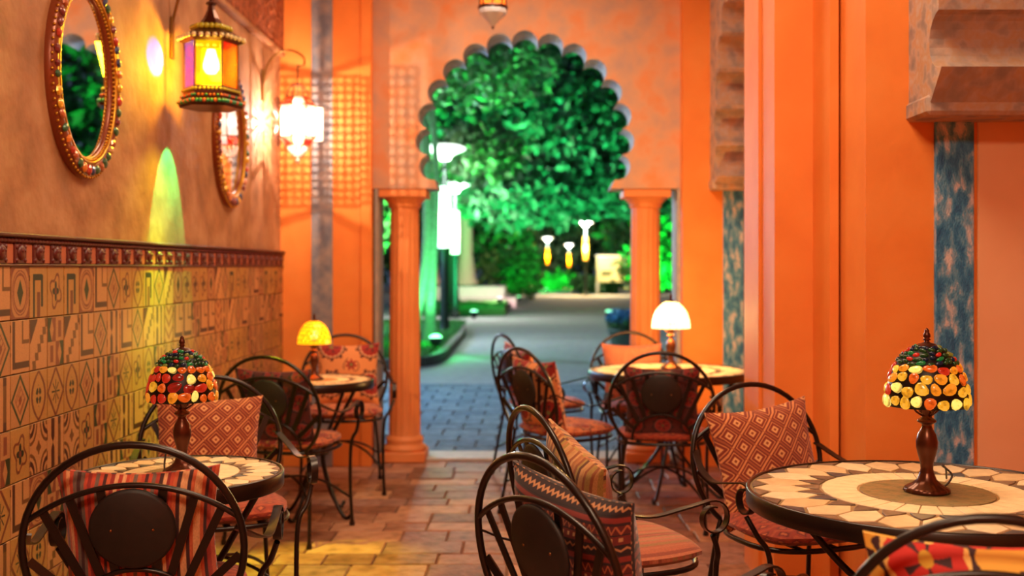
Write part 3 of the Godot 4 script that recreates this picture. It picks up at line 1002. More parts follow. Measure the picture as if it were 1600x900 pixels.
	for k in 6:
		var s = spots[k]
		tree(says[k], Vector3(s[0], 0, s[1]), 4.0, 0.3, [[Vector3(-1.6, 3.4, 1), Vector3(2.6, 2.8, 2)], [Vector3(1.6, 3.8, 1), Vector3(2.6, 3.0, 2)], [Vector3(0, 8.0, 0), Vector3(3.8, 3.6, 2.6)], [Vector3(0.3, 12.5, 0), Vector3(3.6, 3.2, 2.6)]], 5200, 0.75, Color(0.05, 0.12, 0.05), s[2])
	# clipped hedge along the end of the path
	var says2 := ["low green shrub under the far amber lamps", "low green shrub left of the path's end", "low shrub beside the distant yellow lamp", "bright green shrub behind the notice board", "tall green shrub right of the pavilion"]
	var at2 := [[1.2, -64.0, 1.9, 0.7], [-1.4, -60.0, 1.7, 1.6], [3.6, -58.0, 1.5, 0.6], [6.2, -52.0, 2.2, 1.5], [-0.3, -47.0, 1.0, 1.5]]
	for k in 5:
		var q = at2[k]
		var sh := thing("shrub", says2[k], "shrub", Vector3(q[0], 0, q[1]))
		var stem := S()
		tube(stem, [Vector3(0, 0, 0), Vector3(0.03, q[3] * 0.6, 0), Vector3(0.0, q[3], 0.02)], 0.06, 6)
		put("stem", stem, M.bark, sh)
		foliage(sh, [[Vector3(-q[2] * 0.35, q[3] * 0.75, 0), Vector3(q[2] * 0.6, q[3] * 0.75, 0.9)], [Vector3(q[2] * 0.35, q[3] * 0.75, 0.1), Vector3(q[2] * 0.6, q[3] * 0.8, 0.9)]], 1400, 0.32, Color(0.08, 0.2, 0.05), 81 + k)
	# floodlights
	flood("green floodlight on the grass island, in front of the pale forked trunk", Vector3(-1.40, 0.12, -16.5), Vector3(-1.6, 2.6, -17.6), Color(0.35, 1.0, 0.6), 14.0)
	omni("floodlight_spill", Vector3(-1.40, 0.45, -16.5), Color(0.16, 1.0, 0.5), 1.3, 0.1)
	flood("green floodlight behind the forked trunk on the island", Vector3(-2.3, 0.12, -19.6), Vector3(-1.2, 5.2, -18.6), green, 90.0)
	flood("green floodlight below the dark spreading tree", Vector3(-1.3, 0.12, -26.2), Vector3(-0.9, 6.6, -32.0), teal, 230.0)
	flood("second green floodlight below the dark spreading tree, right of its trunk", Vector3(2.2, -0.02, -29.6), Vector3(1.6, 7.0, -31.4), teal, 6.0)
	flood("green floodlight at the foot of the bright tree", Vector3(4.4, -0.02, -34.0), Vector3(5.2, 3.6, -37.0), green, 110.0)
	flood("green floodlight below the tree behind the grass island", Vector3(-4.4, -0.02, -27.0), Vector3(-4.6, 4.0, -30.4), green, 130.0)
	flood("small green floodlight at the far end of the path", Vector3(-0.4, -0.02, -44.5), Vector3(-0.4, 3.0, -47.0), green, 8.0)
	flood("green floodlight before the far backdrop trees", Vector3(1.0, -0.02, -60.0), Vector3(0.6, 8.0, -76.0), green, 110.0)
	flood("green floodlight beside the hidden tree right of the garden", Vector3(8.0, -0.02, -26.0), Vector3(9.0, 5.0, -30.0), green, 130.0)
	flood("white floodlight lighting the pale plinth", Vector3(-0.9, 0.2, -34.6), Vector3(-2.0, 0.9, -37.6), rgb(255, 205, 205), 16.0)

func island() -> void:
	var outline := PackedVector2Array()
	var ctrl := [Vector2(-9, 14.7), Vector2(-3.0, 14.7), Vector2(-1.95, 14.75), Vector2(-1.5, 15.1), Vector2(-1.3, 15.9), Vector2(-1.28, 18.0), Vector2(-1.32, 22.0), Vector2(-1.6, 25.0), Vector2(-2.4, 26.0), Vector2(-9, 26.0)]
	for i in ctrl.size() - 1:
		for k in 5:
			var p: Vector2 = ctrl[i].cubic_interpolate(ctrl[i + 1], ctrl[maxi(i - 1, 0)], ctrl[mini(i + 2, ctrl.size() - 1)], k / 5.0)
			outline.append(p)
	outline.append(ctrl[-1])
	var st := S()
	extrude(st, st, outline, -0.05, 0.09, Transform3D(UPRIGHT, Vector3.ZERO))
	var isl := tag(put("lawn_island", st, M.soil), "raised grass island with a rounded dark kerb left of the path", "lawn")
	for i in outline.size() - 1:
		var a := outline[i]
		var b := outline[i + 1]
		if a.x < -3.2 and b.x < -3.2: continue
		var n := maxi(1, roundi(a.distance_to(b) / 0.6))
		for k in n:
			var p := a.lerp(b, float(k) / n)
			var q := a.lerp(b, float(k + 1) / n)
			var dir := (q - p).normalized()
			var bs := Basis(Vector3(dir.x, 0, -dir.y), Vector3.UP, Vector3(dir.y, 0, dir.x))
			put("kerb_stone", boxed(Vector3((p.x + q.x) / 2, 0.03, -(p.y + q.y) / 2), Vector3(p.distance_to(q) - 0.006, 0.17, 0.1), 0.012, bs), M.kerb, isl)
	grass_patch("short green grass covering the island round the lit trunk", Rect2(-4.2, -24.5, 2.8, 9.5), 0.09, 9000, 42)

func grass_patch(label: String, where: Rect2, y: float, count: int, sd: int) -> void:
	var st := S()
	st.set_smooth_group(-1)
	tri(st, Vector3(-0.012, 0, 0), Vector3(0.012, 0, 0), Vector3(0.01, 0.09, 0.03))
	tri(st, Vector3(0.0, 0, -0.012), Vector3(0.0, 0, 0.012), Vector3(-0.03, 0.07, 0.0))
	var r := RandomNumberGenerator.new()
	r.seed = sd
	var mm := MultiMesh.new()
	mm.transform_format = MultiMesh.TRANSFORM_3D
	mm.use_colors = true
	mm.mesh = done(st)
	mm.instance_count = count
	for i in count:
		var p := Vector3(where.position.x + r.randf() * where.size.x, y, where.position.y + r.randf() * where.size.y)
		mm.set_instance_transform(i, Transform3D(Basis(Vector3.UP, r.randf() * TAU).scaled(Vector3.ONE * r.randf_range(0.8, 1.7)), p))
		var k := r.randf_range(0.6, 1.3)
		mm.set_instance_color(i, Color(0.06 * k, 0.28 * k, 0.05 * k))
	var o := MultiMeshInstance3D.new()
	o.multimesh = mm
	o.material_override = M.grass
	o.name = numbered("grass")
	add_child(o)
	tag(o, label, "grass", "", "stuff")

# ------------------------------------------------------------------ chairs, cushions, tables, lamps
func back_z(y: float) -> float:
	return -0.22 - (y - 0.45) * 0.2

func bp(x: float, y: float, off := 0.0) -> Vector3:
	return Vector3(x, y, back_z(y) + off)

func make_chair() -> Node3D:
	var t := thing("garden_chair", "x", "chair", Vector3.ZERO, 0.0, "")
	# round back hoop
	var hoop := S()
	var pts := []
	for i in 41:
		var a := deg_to_rad(lerpf(-48, 228, i / 40.0))
		pts.append(bp(0.265 * cos(a), 0.655 + 0.265 * sin(a)))
	tube(hoop, pts, 0.0095, 10)
	put("back_hoop", hoop, M.iron, t)
	var arch := S()
	pts = []
	for i in 25:
		var u := lerpf(-1, 1, i / 24.0)
		pts.append(bp(0.248 * u, 0.818 - 0.078 * u * u - 0.006 * pow(u, 4)))
	tube(arch, pts, 0.0075, 8)
	put("back_arch", arch, M.iron, t)
	var low := S()
	pts = []
	for i in 21:
		var a := deg_to_rad(lerpf(-5, 185, i / 20.0))
		pts.append(bp(0.15 * cos(a), 0.475 + 0.125 * sin(a)))
	tube(low, pts, 0.0065, 8)
	put("lower_arch", low, M.iron, t)
	for s in [-1, 1]:
		for k in [[0.05, 0.598, 0.075, 0.812], [0.085, 0.585, 0.15, 0.79], [0.12, 0.56, 0.215, 0.76], [0.142, 0.525, 0.252, 0.63]]:
			var sp := S()
			strap(sp, [bp(s * k[0], k[1], 0.004), bp(s * k[2], k[3], 0.004)], Vector3(1, 0, 0) if k[1] > 0.54 else Vector3(0.4, 1, 0).normalized(), 0.021, 0.006)
			put("spoke", sp, M.iron, t)
	# solid disc
	var disc := S()
	lathe(disc, [Vector2(0, -0.007), Vector2(0.096, -0.007), Vector2(0.104, -0.003), Vector2(0.104, 0.003), Vector2(0.096, 0.008), Vector2(0, 0.011)], 32)
	var dm := put("back_disc", disc, M.disc, t, Transform3D(Basis(Vector3(1, 0, 0), -PI / 2 - 0.197), bp(0, 0.708, -0.008)))
	for s in [-1, 1]:
		var rv := S()
		ball(rv, Vector3(0.05 * s, 0.0095, 0.0), Vector3(0.004, 0.0025, 0.004), 8, 4)
		put("rivet", rv, M.rivet, dm)
	# seat frame
	var sf := S()
	pts = []
	for i in 32:
		var a := i * TAU / 32
		pts.append(Vector3(0.235 * signf(cos(a)) * pow(absf(cos(a)), 0.7), 0.44, 0.21 * signf(sin(a)) * pow(absf(sin(a)), 0.7)))
	tube(sf, pts, 0.009, 8, true)
	for x in [-0.12, 0.0, 0.12]: strap(sf, [Vector3(x, 0.443, -0.205), Vector3(x, 0.443, 0.205)], Vector3(1, 0, 0), 0.025, 0.004)
	put("seat_frame", sf, M.iron, t)
	# seat pad
	var pad := S()
	for side in [1, -1]:
		surf(pad, func(u: float, v: float) -> Vector3:
			var x := 2 * u - 1
			var y := 2 * v - 1
			var px := x * sqrt(1 - 0.32 * y * y)
			var py := y * sqrt(1 - 0.32 * x * x)
			var th := pow(maxf(0.0, (1 - pow(absf(x), 5)) * (1 - pow(absf(y), 5))), 0.4)
			return Vector3(0.235 * px, 0.478 + side * (0.006 + 0.024 * th), -0.222 * py * side), 14, 14, 1.0, 1.0)
	surf(pad, func(u: float, v: float) -> Vector3:
		var a := u * TAU if u < 0.999 else 0.0
		var x := clampf(cos(a) * 1.4142, -1, 1)
		var y := clampf(sin(a) * 1.4142, -1, 1)
		return Vector3(0.235 * x * sqrt(1 - 0.32 * y * y), 0.472 + 0.012 * v, -0.222 * y * sqrt(1 - 0.32 * x * x)), 32, 1, 4.0, 0.06)
	put("seat_pad", pad, M.red_seat, t)
	for s in [-1, 1]:
		# flat arm ending in a scroll
		var arm := S()
		var path := smooth_path([bp(0.252 * s, 0.70), Vector3(0.285 * s, 0.655, -0.17), Vector3(0.3 * s, 0.63, -0.06), Vector3(0.305 * s, 0.645, 0.05), Vector3(0.305 * s, 0.662, 0.14)], 5)
		for i in 23:
			var a := deg_to_rad(90 - i * 17.0)
			var r := 0.052 - 0.00085 * i
			path.append(Vector3(0.305 * s, 0.61 + r * sin(a), 0.155 + r * cos(a)))
		strap(arm, path, Vector3(1, 0, 0), 0.024, 0.005)
		put("armrest", arm, M.iron, t)
		var fl := S()
		tube(fl, smooth_path([Vector3(0.302 * s, 0.558, 0.155), Vector3(0.28 * s, 0.5, 0.185), Vector3(0.245 * s, 0.43, 0.2), Vector3(0.238 * s, 0.22, 0.205), Vector3(0.245 * s, 0.015, 0.215)], 5), 0.009, 8)
		lathe(fl, [Vector2(0, 0), Vector2(0.014, 0), Vector2(0.015, 0.012), Vector2(0.009, 0.03), Vector2(0.009, 0.04)], 10, Vector3(0.245 * s, 0, 0.215))
		put("leg", fl, M.iron, t)
		var rl := S()
		tube(rl, smooth_path([bp(0.177 * s, 0.458), Vector3(0.192 * s, 0.4, -0.222), Vector3(0.21 * s, 0.2, -0.255), Vector3(0.222 * s, 0.015, -0.29)], 5), 0.009, 8)
		lathe(rl, [Vector2(0, 0), Vector2(0.014, 0), Vector2(0.015, 0.012), Vector2(0.009, 0.03), Vector2(0.009, 0.04)], 10, Vector3(0.222 * s, 0, -0.29))
		put("leg", rl, M.iron, t)
		var br := S()
		tube(br, smooth_path([Vector3(0.238 * s, 0.15, 0.205), Vector3(0.13 * s, 0.25, 0.1), Vector3(0, 0.29, -0.01), Vector3(-0.12 * s, 0.25, -0.13), Vector3(-0.213 * s, 0.17, -0.262)], 5), 0.0065, 7)
		put("brace", br, M.iron, t)
	return t

func make_cushion_mesh() -> ArrayMesh:
	var st := S()
	for side in [1, -1]:
		surf(st, func(u: float, v: float) -> Vector3:
			var x := 2 * u - 1
			var y := 2 * v - 1
			var e := 0.2 - 0.018 * (1 - x * x) * absf(y) * absf(y)
			var px := x * (0.2 - 0.02 * pow(1 - y * y, 1.0) * absf(x))
			var py := y * (0.2 - 0.02 * pow(1 - x * x, 1.0) * absf(y))
			var th := pow(maxf(0.0, (1 - x * x) * (1 - y * y)), 0.42)
			var crumple := 0.006 * sin(x * 5.0 + 1.0) * sin(y * 4.0 + 0.5) * th
			return Vector3(px * side, py, side * (0.004 + 0.068 * th + crumple)), 18, 18)
	surf(st, func(u: float, v: float) -> Vector3:
		var k := fposmod(u * 4.0, 4.0)
		var q := Vector2.ZERO
		var f := fposmod(k, 1.0) * 2 - 1
		match int(k):
			0: q = Vector2(f, -1)
			1: q = Vector2(1, f)
			2: q = Vector2(-f, 1)
			_: q = Vector2(-1, -f)
		return Vector3(q.x * (0.2 - 0.02 * (1 - q.y * q.y) * absf(q.x)), q.y * (0.2 - 0.02 * (1 - q.x * q.x) * absf(q.y)), -0.0045 + 0.009 * v), 72, 1, 3.0, 0.02)
	return done(st)

func table(label: String, at: Vector3, R: float, turn: float, group := "") -> Node3D:
	var t := thing("mosaic_table", label, "table", at, turn, group)
	var top := S()
	lathe(top, [Vector2(0, 0.712), Vector2(R, 0.712), Vector2(R, 0.7355), Vector2(0, 0.7355)], 64)
	var tm := put("tabletop", top, M.mortar, t)
	var rim := S()
	lathe(rim, [Vector2(R - 0.004, 0.694), Vector2(R + 0.006, 0.694), Vector2(R + 0.008, 0.698), Vector2(R + 0.008, 0.738), Vector2(R + 0.005, 0.7415), Vector2(R - 0.002, 0.7415), Vector2(R - 0.003, 0.735), Vector2(R - 0.004, 0.694)], 72)
	put("rim", rim, M.iron, t)
	var xf := Transform3D(UPRIGHT, Vector3.ZERO)
	var P := func(r: float, a: float) -> Vector2: return Vector2(cos(a), sin(a)) * r * R
	var lay := func(poly: Array, m: Material) -> void:
		var st := S()
		extrude(st, st, PackedVector2Array(poly), 0.732, 0.7395, xf, 0.0012)
		put("mosaic_tile", st, m, tm)
	var c := []
	for i in 40: c.append(P.call(0.37, i * TAU / 40))
	lay.call(c, M.slate)
	var nw := 30
	for i in nw:
		var a := i * TAU / nw
		var s := TAU / nw
		lay.call([P.call(0.385, a + 0.04 * s), P.call(0.58, a + 0.025 * s), P.call(0.584, a + 0.5 * s), P.call(0.58, a + 0.975 * s), P.call(0.385, a + 0.96 * s)], M.mosaic_cream[1])
	var n := 26
	for i in n:
		var a := i * TAU / n
		var s := TAU / n
		var w := 0.465 * s
		lay.call([P.call(0.65, a), P.call(0.755, a - w), P.call(0.885, a - w), P.call(0.97, a), P.call(0.885, a + w), P.call(0.755, a + w)], M.mosaic_cream[i * 7 % 3])
		lay.call([P.call(0.597, a + 0.06 * s), P.call(0.6, a + 0.94 * s), P.call(0.668, a + 0.76 * s), P.call(0.735, a + 0.5 * s), P.call(0.668, a + 0.24 * s)], M.mosaic_dark[[0, 2, 0, 1, 0][i % 5]])
		lay.call([P.call(0.975, a + 0.1 * s), P.call(0.902, a + 0.5 * s), P.call(0.975, a + 0.9 * s), P.call(0.982, a + 0.5 * s)], M.mosaic_dark[[2, 0, 2, 0, 1][i % 5]])
	for k in 4:
		var a := k * TAU / 4 + 0.6
		var dir := Vector3(cos(a), 0, sin(a))
		var lg := S()
		tube(lg, smooth_path([dir * R * 0.86 + Vector3(0, 0.7, 0), dir * R * 0.5 + Vector3(0, 0.52, 0), dir * 0.045 + Vector3(0, 0.34, 0), dir * R * 0.34 + Vector3(0, 0.14, 0), dir * R * 0.62 + Vector3(0, 0.012, 0), dir * (R * 0.62 + 0.05) + Vector3(0, 0.03, 0)], 7), 0.0105, 8)
		put("leg", lg, M.iron, t)
	var ring := S()
	var rp := []
	for i in 24: rp.append(Vector3(0.06 * cos(i * TAU / 24), 0.34, 0.06 * sin(i * TAU / 24)))
	tube(ring, rp, 0.009, 8, true)
	put("ring", ring, M.iron, t)
	return t

func dome(phi: float, R: float, y0: float, H: float) -> Vector2:
	return Vector2(R * pow(cos(phi), 0.95), y0 + H * sin(phi))

func lamp_base(t: Node3D, k: float, m: Material) -> void:
	var foot := S()
	var seg := 48
	var prof := [Vector2(0, 0), Vector2(0.054, 0), Vector2(0.057, 0.004), Vector2(0.056, 0.009), Vector2(0.05, 0.014), Vector2(0.036, 0.021), Vector2(0.024, 0.033), Vector2(0.018, 0.05)]
	surf(foot, func(u: float, v: float) -> Vector3:
		var i := roundi(v * 7)
		var a := u * TAU if u < 0.999 else 0.0
		var r: float = prof[i].x * (1.0 + (0.035 * cos(a * 16) if i >= 2 and i <= 5 else 0.0))
		return Vector3(r * cos(a), prof[i].y, -r * sin(a)) * k, seg, 7)
	put("base", foot, m, t)
	var stem := S()
	var sp := []
	for p in [[0.018, 0.048], [0.0155, 0.06], [0.0165, 0.075], [0.022, 0.095], [0.0265, 0.115], [0.027, 0.13], [0.023, 0.148], [0.016, 0.16], [0.0125, 0.168], [0.0125, 0.174], [0.022, 0.179], [0.024, 0.183], [0.021, 0.187], [0.013, 0.191], [0.012, 0.2], [0.02, 0.206], [0.021, 0.232], [0.015, 0.25], [0, 0.252]]: sp.append(Vector2(p[0], p[1]) * k)
	lathe(stem, sp, 24)
	put("stem", stem, m, t)
	var claws := S()
	for i in 4:
		var a := i * TAU / 4 + 0.4
		var d := Vector3(cos(a), 0, sin(a)) * k
		tube(claws, smooth_path([d * 0.012 + Vector3(0, 0.196 * k, 0), d * 0.034 + Vector3(0, 0.212 * k, 0), d * 0.03 + Vector3(0, 0.236 * k, 0), d * 0.02 + Vector3(0, 0.25 * k, 0)], 4), 0.0028 * k, 6)
	put("claw_holder", claws, m, t)

func finish_lamp(t: Node3D, k: float, top: float, glow: Color, e: float, light: float, m: Material) -> void:
	var fin := S()
	var fp := []
	for p in [[0.03, -0.004], [0.02, 0.003], [0.008, 0.006], [0.006, 0.01], [0.0105, 0.013], [0.0065, 0.016], [0.0095, 0.021], [0.0085, 0.028], [0.0055, 0.032], [0.0065, 0.036], [0.0, 0.044]]: fp.append(Vector2(p[0] * k, top + p[1] * k))
	lathe(fin, fp, 16)
	put("finial", fin, m, t)
	var bulb := S()
	ball(bulb, Vector3(0, 0.283 * k, 0), Vector3(0.024, 0.03, 0.024) * k, 12, 8)
	put("bulb", bulb, glowing(rgb(255, 240, 210), glow, e), t)
	omni("table_lamp_light", t.position + Vector3(0, 0.283 * k, 0), glow, light, 0.02)

func pebble_lamp(label: String, at: Vector3, k: float, turn: float, sd: int, dim: float, mix: Array) -> void:
	var t := thing("table_lamp", label, "table lamp", at, turn, "")
	lamp_base(t, k, M.bronze)
	var R := 0.1025 * k
	var y0 := 0.222 * k
	var H := 0.156 * k
	var shell := S()
	var prof := []
	for i in 15: prof.append(dome(i / 14.0 * 1.5, R, y0, H))
	for i in 15: prof.append(dome((14 - i) / 14.0 * 1.5, R - 0.003 * k, y0, H - 0.003 * k))
	prof.append(prof[0])
	lathe(shell, prof, 40)
	var sh := put("lamp_shade", shell, M.lead, t)
	var r := RandomNumberGenerator.new()
	r.seed = sd
	var stones := []
	for i in 5:
		var st := S()
		var w := r.randf_range(0.8, 1.1)
		var o1 := r.randf() * TAU
		surf(st, func(u: float, v: float) -> Vector3:
			var a := u * TAU if u < 0.999 else 0.0
			var b := (v - 0.5) * PI
			var cc := pow(cos(b), 0.7) if v > 0.001 and v < 0.999 else 0.0
			var lump := 1.0 + 0.10 * sin(a * 2 + o1) + 0.07 * sin(a * 3 - o1)
			return Vector3(cc * cos(a) * lump * w, cc * sin(a) * lump, sin(b)), 12, 6)
		stones.append(done(st))
	var cols := [rgb(255, 176, 40), rgb(250, 140, 24), rgb(255, 188, 44), rgb(214, 40, 16), rgb(238, 90, 16), rgb(255, 170, 34), rgb(180, 26, 14), rgb(255, 212, 96)]
	var amber := []
	for i in cols.size():
		var c: Color = cols[i]
		var m := glowing(c.darkened(0.5), c, [0.62, 0.62, 0.7, 0.5, 0.6, 0.66, 0.42, 0.95][i] * dim, 0.18)
		var grain := noise_tex(0.02, [0.0, 0.5, 1.0], [c.darkened(0.45), c, c.lightened(0.15)], 64, 3, 100 + i)
		m.emission = Color.WHITE
		m.emission_texture = grain
		m.emission_operator = BaseMaterial3D.EMISSION_OP_MULTIPLY
		amber.append(m)
	var jewel := [glowing(rgb(24, 44, 20), rgb(60, 110, 40), 0.10, 0.2), glowing(rgb(130, 20, 16), rgb(230, 40, 20), 0.45, 0.2), glowing(rgb(14, 26, 40), rgb(30, 60, 90), 0.08, 0.2), glowing(rgb(14, 60, 34), rgb(30, 160, 70), 0.25, 0.2), glowing(rgb(70, 60, 20), rgb(170, 150, 50), 0.3, 0.2)]
	var rows := [[0.10, 17, 0.15, 0], [0.30, 16, 0.15, 0], [0.495, 17, 0.14, 0], [0.675, 17, 0.115, 0], [0.81, 24, 0.06, 1], [0.91, 22, 0.05, 1], [1.03, 19, 0.055, 1], [1.16, 15, 0.055, 1], [1.29, 10, 0.06, 1]]
	for row in rows:
		var n: int = row[1]
		var a := r.randf() * TAU
		var cuts := []
		var total := 0.0
		for i in n:
			var w := r.randf_range(0.7, 1.35)
			cuts.append(w)
			total += w
		for i in n:
			var wa: float = cuts[i] / total * TAU
			var mid := a + wa / 2
			a += wa
			var phi: float = row[0] + r.randf_range(-0.035, 0.035)
			var p := dome(phi, R, y0, H)
			var q := dome(phi + 0.02, R, y0, H)
			var up2 := (q - p).normalized()
			var rad := Vector3(cos(mid), 0, sin(mid))
			var tang := Vector3(-sin(mid), 0, cos(mid))
			var up := rad * up2.x + Vector3.UP * up2.y
			var out := rad * up2.y - Vector3.UP * up2.x
			var rot := r.randf_range(-0.35, 0.35)
			var sx := wa * p.x * 0.5 * 0.98
			var sy: float = row[2] * 1.02 * R * r.randf_range(0.88, 1.06)
			var bs := Basis((tang * cos(rot) + up * sin(rot)) * -sx, (up * cos(rot) - tang * sin(rot)) * sy, out * 0.006 * k)
			if bs.determinant() < 0: bs.x = -bs.x
			var m: Material
			if row[3] == 0: m = amber[mix[r.randi() % mix.size()]]
			else: m = jewel[[0, 0, 2, 1, 0, 4, 3, 0, 2][r.randi() % 9]]
			put("pebble", stones[r.randi() % 5], m, sh, Transform3D(bs, rad * p.x + Vector3.UP * p.y))
	finish_lamp(t, k, y0 + H, rgb(255, 214, 140), 6.0, 0.085 * dim, M.bronze)

func mosaic_lamp(label: String, at: Vector3, k: float, c: Color, e: float, light: float, rib: Material) -> void:
	var t := thing("table_lamp", label, "table lamp", at, 0.0, "")
	lamp_base(t, k, M.bronze)
	var R := 0.106 * k
	var y0 := 0.222 * k
	var H := 0.15 * k
	var shell := S()
	for row in 7:
		for i in 18:
			var off := 0.5 if row % 2 == 1 else 0.0
			var p0 := row / 7.0 * 1.42 + 0.012
			var p1 := (row + 1) / 7.0 * 1.42 - 0.012
			var a0 := (i + off + 0.03) * TAU / 18
			var a1 := (i + off + 0.97) * TAU / 18
			var v := []
			for q in [[a0, p0], [a1, p0], [a1, p1], [a0, p1]]:
				var d := dome(q[1], R, y0, H)
				v.append(Vector3(d.x * cos(q[0]), d.y, -d.x * sin(q[0])))
			quad(shell, v[0], v[1], v[2], v[3])
	var sh := put("lamp_shade", shell, glowing(c, c, e), t)
	var lead := S()
	for row in 8:
		var ring := []
		var d := dome(row / 7.0 * 1.42, R, y0, H)
		for i in 24: ring.append(Vector3(d.x * cos(i * TAU / 24), d.y, d.x * sin(i * TAU / 24)))
		tube(lead, ring, 0.0013 * k, 5, true)
	put("shade_leading", lead, rib, sh)
	finish_lamp(t, k, y0 + H, rgb(255, 206, 120), 6.0, light, M.bronze)

func lamp_cord(label: String, pts: Array) -> void:
	var st := S()
	tube(st, smooth_path(pts, 8), 0.0028, 6)
	tag(put("lamp_cord", st, M.cord), label, "cord")

func build_furniture() -> void:
	# tables
	table("large round mosaic table carrying the pebble-shaded lamp, nearest on the right", Vector3(1.085, 0, -2.96), 0.475, 0.1, "")
	table("small round mosaic table by the patterned tile wall, under the nearer pebble lamp", Vector3(-1.035, 0, -3.235), 0.295, 0.4, "")
	table("large round mosaic table glowing under the white-hot lamp, near the arch", Vector3(0.84, 0, -6.48), 0.47, 0.2, "")
	table("small round table with the yellow-shaded lamp, near the left column", Vector3(-1.15, 0, -5.93), 0.30, 0.1, "")
	# lamps
	pebble_lamp("amber and red pebble-shaded bronze lamp on the large near table", Vector3(1.085, 0.7395, -2.96), 1.06, 0.6, 17, 1.3, [0, 1, 2, 3, 4, 0, 5, 1, 3, 7, 4, 0])
	pebble_lamp("red and orange pebble-shaded lamp on the small table by the tile wall", Vector3(-1.03, 0.7395, -3.24), 0.97, 2.0, 29, 1.1, [3, 4, 1, 4, 3, 0, 4, 6, 7, 1, 5, 4])
	mosaic_lamp("white-hot glowing shade lamp on the far large table before the right column", Vector3(0.86, 0.7395, -6.55), 1.1, rgb(255, 236, 170), 2.6, 0.8, M.gold)
	mosaic_lamp("small yellow glowing shade lamp on the far small table", Vector3(-1.165, 0.7395, -5.93), 0.87, rgb(255, 176, 16), 1.15, 0.10, M.old_gold)
	lamp_cord("thin dark lamp cord curling behind the amber pebble lamp", [Vector3(1.115, 0.75, -2.99), Vector3(1.145, 0.752, -2.985), Vector3(1.165, 0.78, -2.99), Vector3(1.15, 0.80, -3.02), Vector3(1.175, 0.785, -3.06), Vector3(1.2, 0.745, -3.12)])
	lamp_cord("thin dark lamp cord hanging down the red pebble lamp on the small table", [Vector3(-1.07, 0.80, -3.215), Vector3(-1.066, 0.77, -3.19), Vector3(-1.04, 0.748, -3.13), Vector3(-1.0, 0.744, -3.05)])
	# chairs: x, depth of the seat centre, heading in degrees from straight away, clockwise; pad; label
	var list := [
		[-1.005, 2.95, -7.0, M.red_seat, "wrought iron chair seen from behind in the left foreground, before the small pebble-lamp table", "hoop"],
		[-1.126, 3.98, 157.0, M.red_seat, "wrought iron chair facing the viewer behind the small pebble-lamp table, red patterned pad"],
		[-1.205, 5.54, 12.0, M.flower_seat, "iron chair seen from behind beside the tile wall, at the yellow-lamp table"],
		[-1.125, 6.63, 172.0, M.flower_seat, "wrought iron chair with the cream floral cushion beside the left column"],
		[0.29, 3.44, 68.0, M.seat_stripe, "wrought iron chair with striped pad and tan striped cushion, turned to the large near table"],
		[0.25, 2.66, 53.0, M.seat_stripe, "wrought iron chair in the centre foreground holding the dark zigzag cushion"],
		[0.925, 3.71, 160.0, M.red_seat, "wrought iron chair facing the viewer with the large diamond cushion, against the orange pier"],
		[0.866, 2.17, 12.0, M.pomegranate, "wrought iron chair back at the lower right corner, before the yellow pomegranate cushion"],
		[0.21, 5.95, 56.0, M.flower_seat, "wrought iron chair in mid-room with an orange floral cushion and dark disc"],
		[0.12, 7.05, 66.0, M.flower_seat, "wrought iron chair standing in the archway, half behind another chair"],
		[0.70, 6.90, 174.0, M.salmon, "wrought iron chair behind the glowing far table, beside the right column"],
		[0.715, 5.79, 8.0, M.red_seat, "wrought iron chair seen from behind with a dark red cushion, before the glowing far table"],
	]
	var proto: Node3D = null
	var chairs := []
	for c in list:
		var turn := PI - deg_to_rad(c[2])
		var at := Vector3(c[0], 0, -c[1])
		var o: Node3D
		if proto == null:
			proto = make_chair()
			o = proto
			o.position = at
			o.rotation.y = turn
			o.set_meta("label", c[4])
		else:
			o = copy_of(proto, c[4], at, turn, "")
		o.set_meta("group", "iron garden chairs round the tables")
		(o.get_node("seat_pad") as MeshInstance3D).material_override = c[3]
		chairs.append(o)
	var cm := make_cushion_mesh()
	var cushions := [
		[0, M.red_stripe, 0.0, 0.655, 0.0, 1.0, "red and black striped cushion behind the spokes of the left foreground chair"],
		[1, M.diamond, -0.02, 0.665, -0.05, 1.0, "rust diamond-lattice cushion behind the red pebble lamp"],
		[2, M.dark_floral, 0.0, 0.66, 0.0, 1.0, "dark red floral cushion on the chair beside the tile wall"],
		[3, M.floral, 0.02, 0.68, 0.0, 1.0, "cream cushion with red medallions near the left column"],
		[4, M.tan_stripe, 0.0, 0.635, 0.28, 0.95, "tan and orange striped cushion standing on its corner in the centre"],
		[5, M.ikat, 0.02, 0.64, 0.08, 1.08, "dark red zigzag-banded cushion in the centre foreground chair"],
		[6, M.diamond, -0.015, 0.655, 0.1, 1.05, "rust diamond-lattice cushion against the orange pier, left of the amber pebble lamp"],
		[7, M.pomegranate, 0.0, 0.66, 0.0, 1.05, "yellow cushion with red pomegranate medallions at the lower right"],
		[8, M.floral, 0.0, 0.665, 0.0, 1.0, "orange floral cushion behind the disc of the middle chair"],
		[9, M.floral, 0.0, 0.665, 0.1, 0.95, "pale orange floral cushion on the chair in the archway"],
		[10, M.salmon, 0.0, 0.66, 0.0, 1.0, "plain salmon cushion behind the glowing far table"],
		[11, M.dark_floral, 0.0, 0.65, 0.0, 1.0, "dark red cushion behind the disc of the chair before the glowing far table"],
	]
	for c in cushions:
		var ch: Node3D = chairs[c[0]]
		var y: float = c[3]
		var local := Transform3D(Basis(Vector3(1, 0, 0), -0.2) * Basis(Vector3(0, 0, 1), c[4]), bp(c[2], y, 0.082 + (0.035 if c[0] == 4 else 0.03 if c[0] == 5 else 0.0)))
		local.basis = local.basis.scaled_local(Vector3.ONE * float(c[5]))
		var o := put("cushion", cm, c[1])
		o.transform = ch.transform * local
		tag(o, c[6], "cushion", "cushions on the iron chairs")

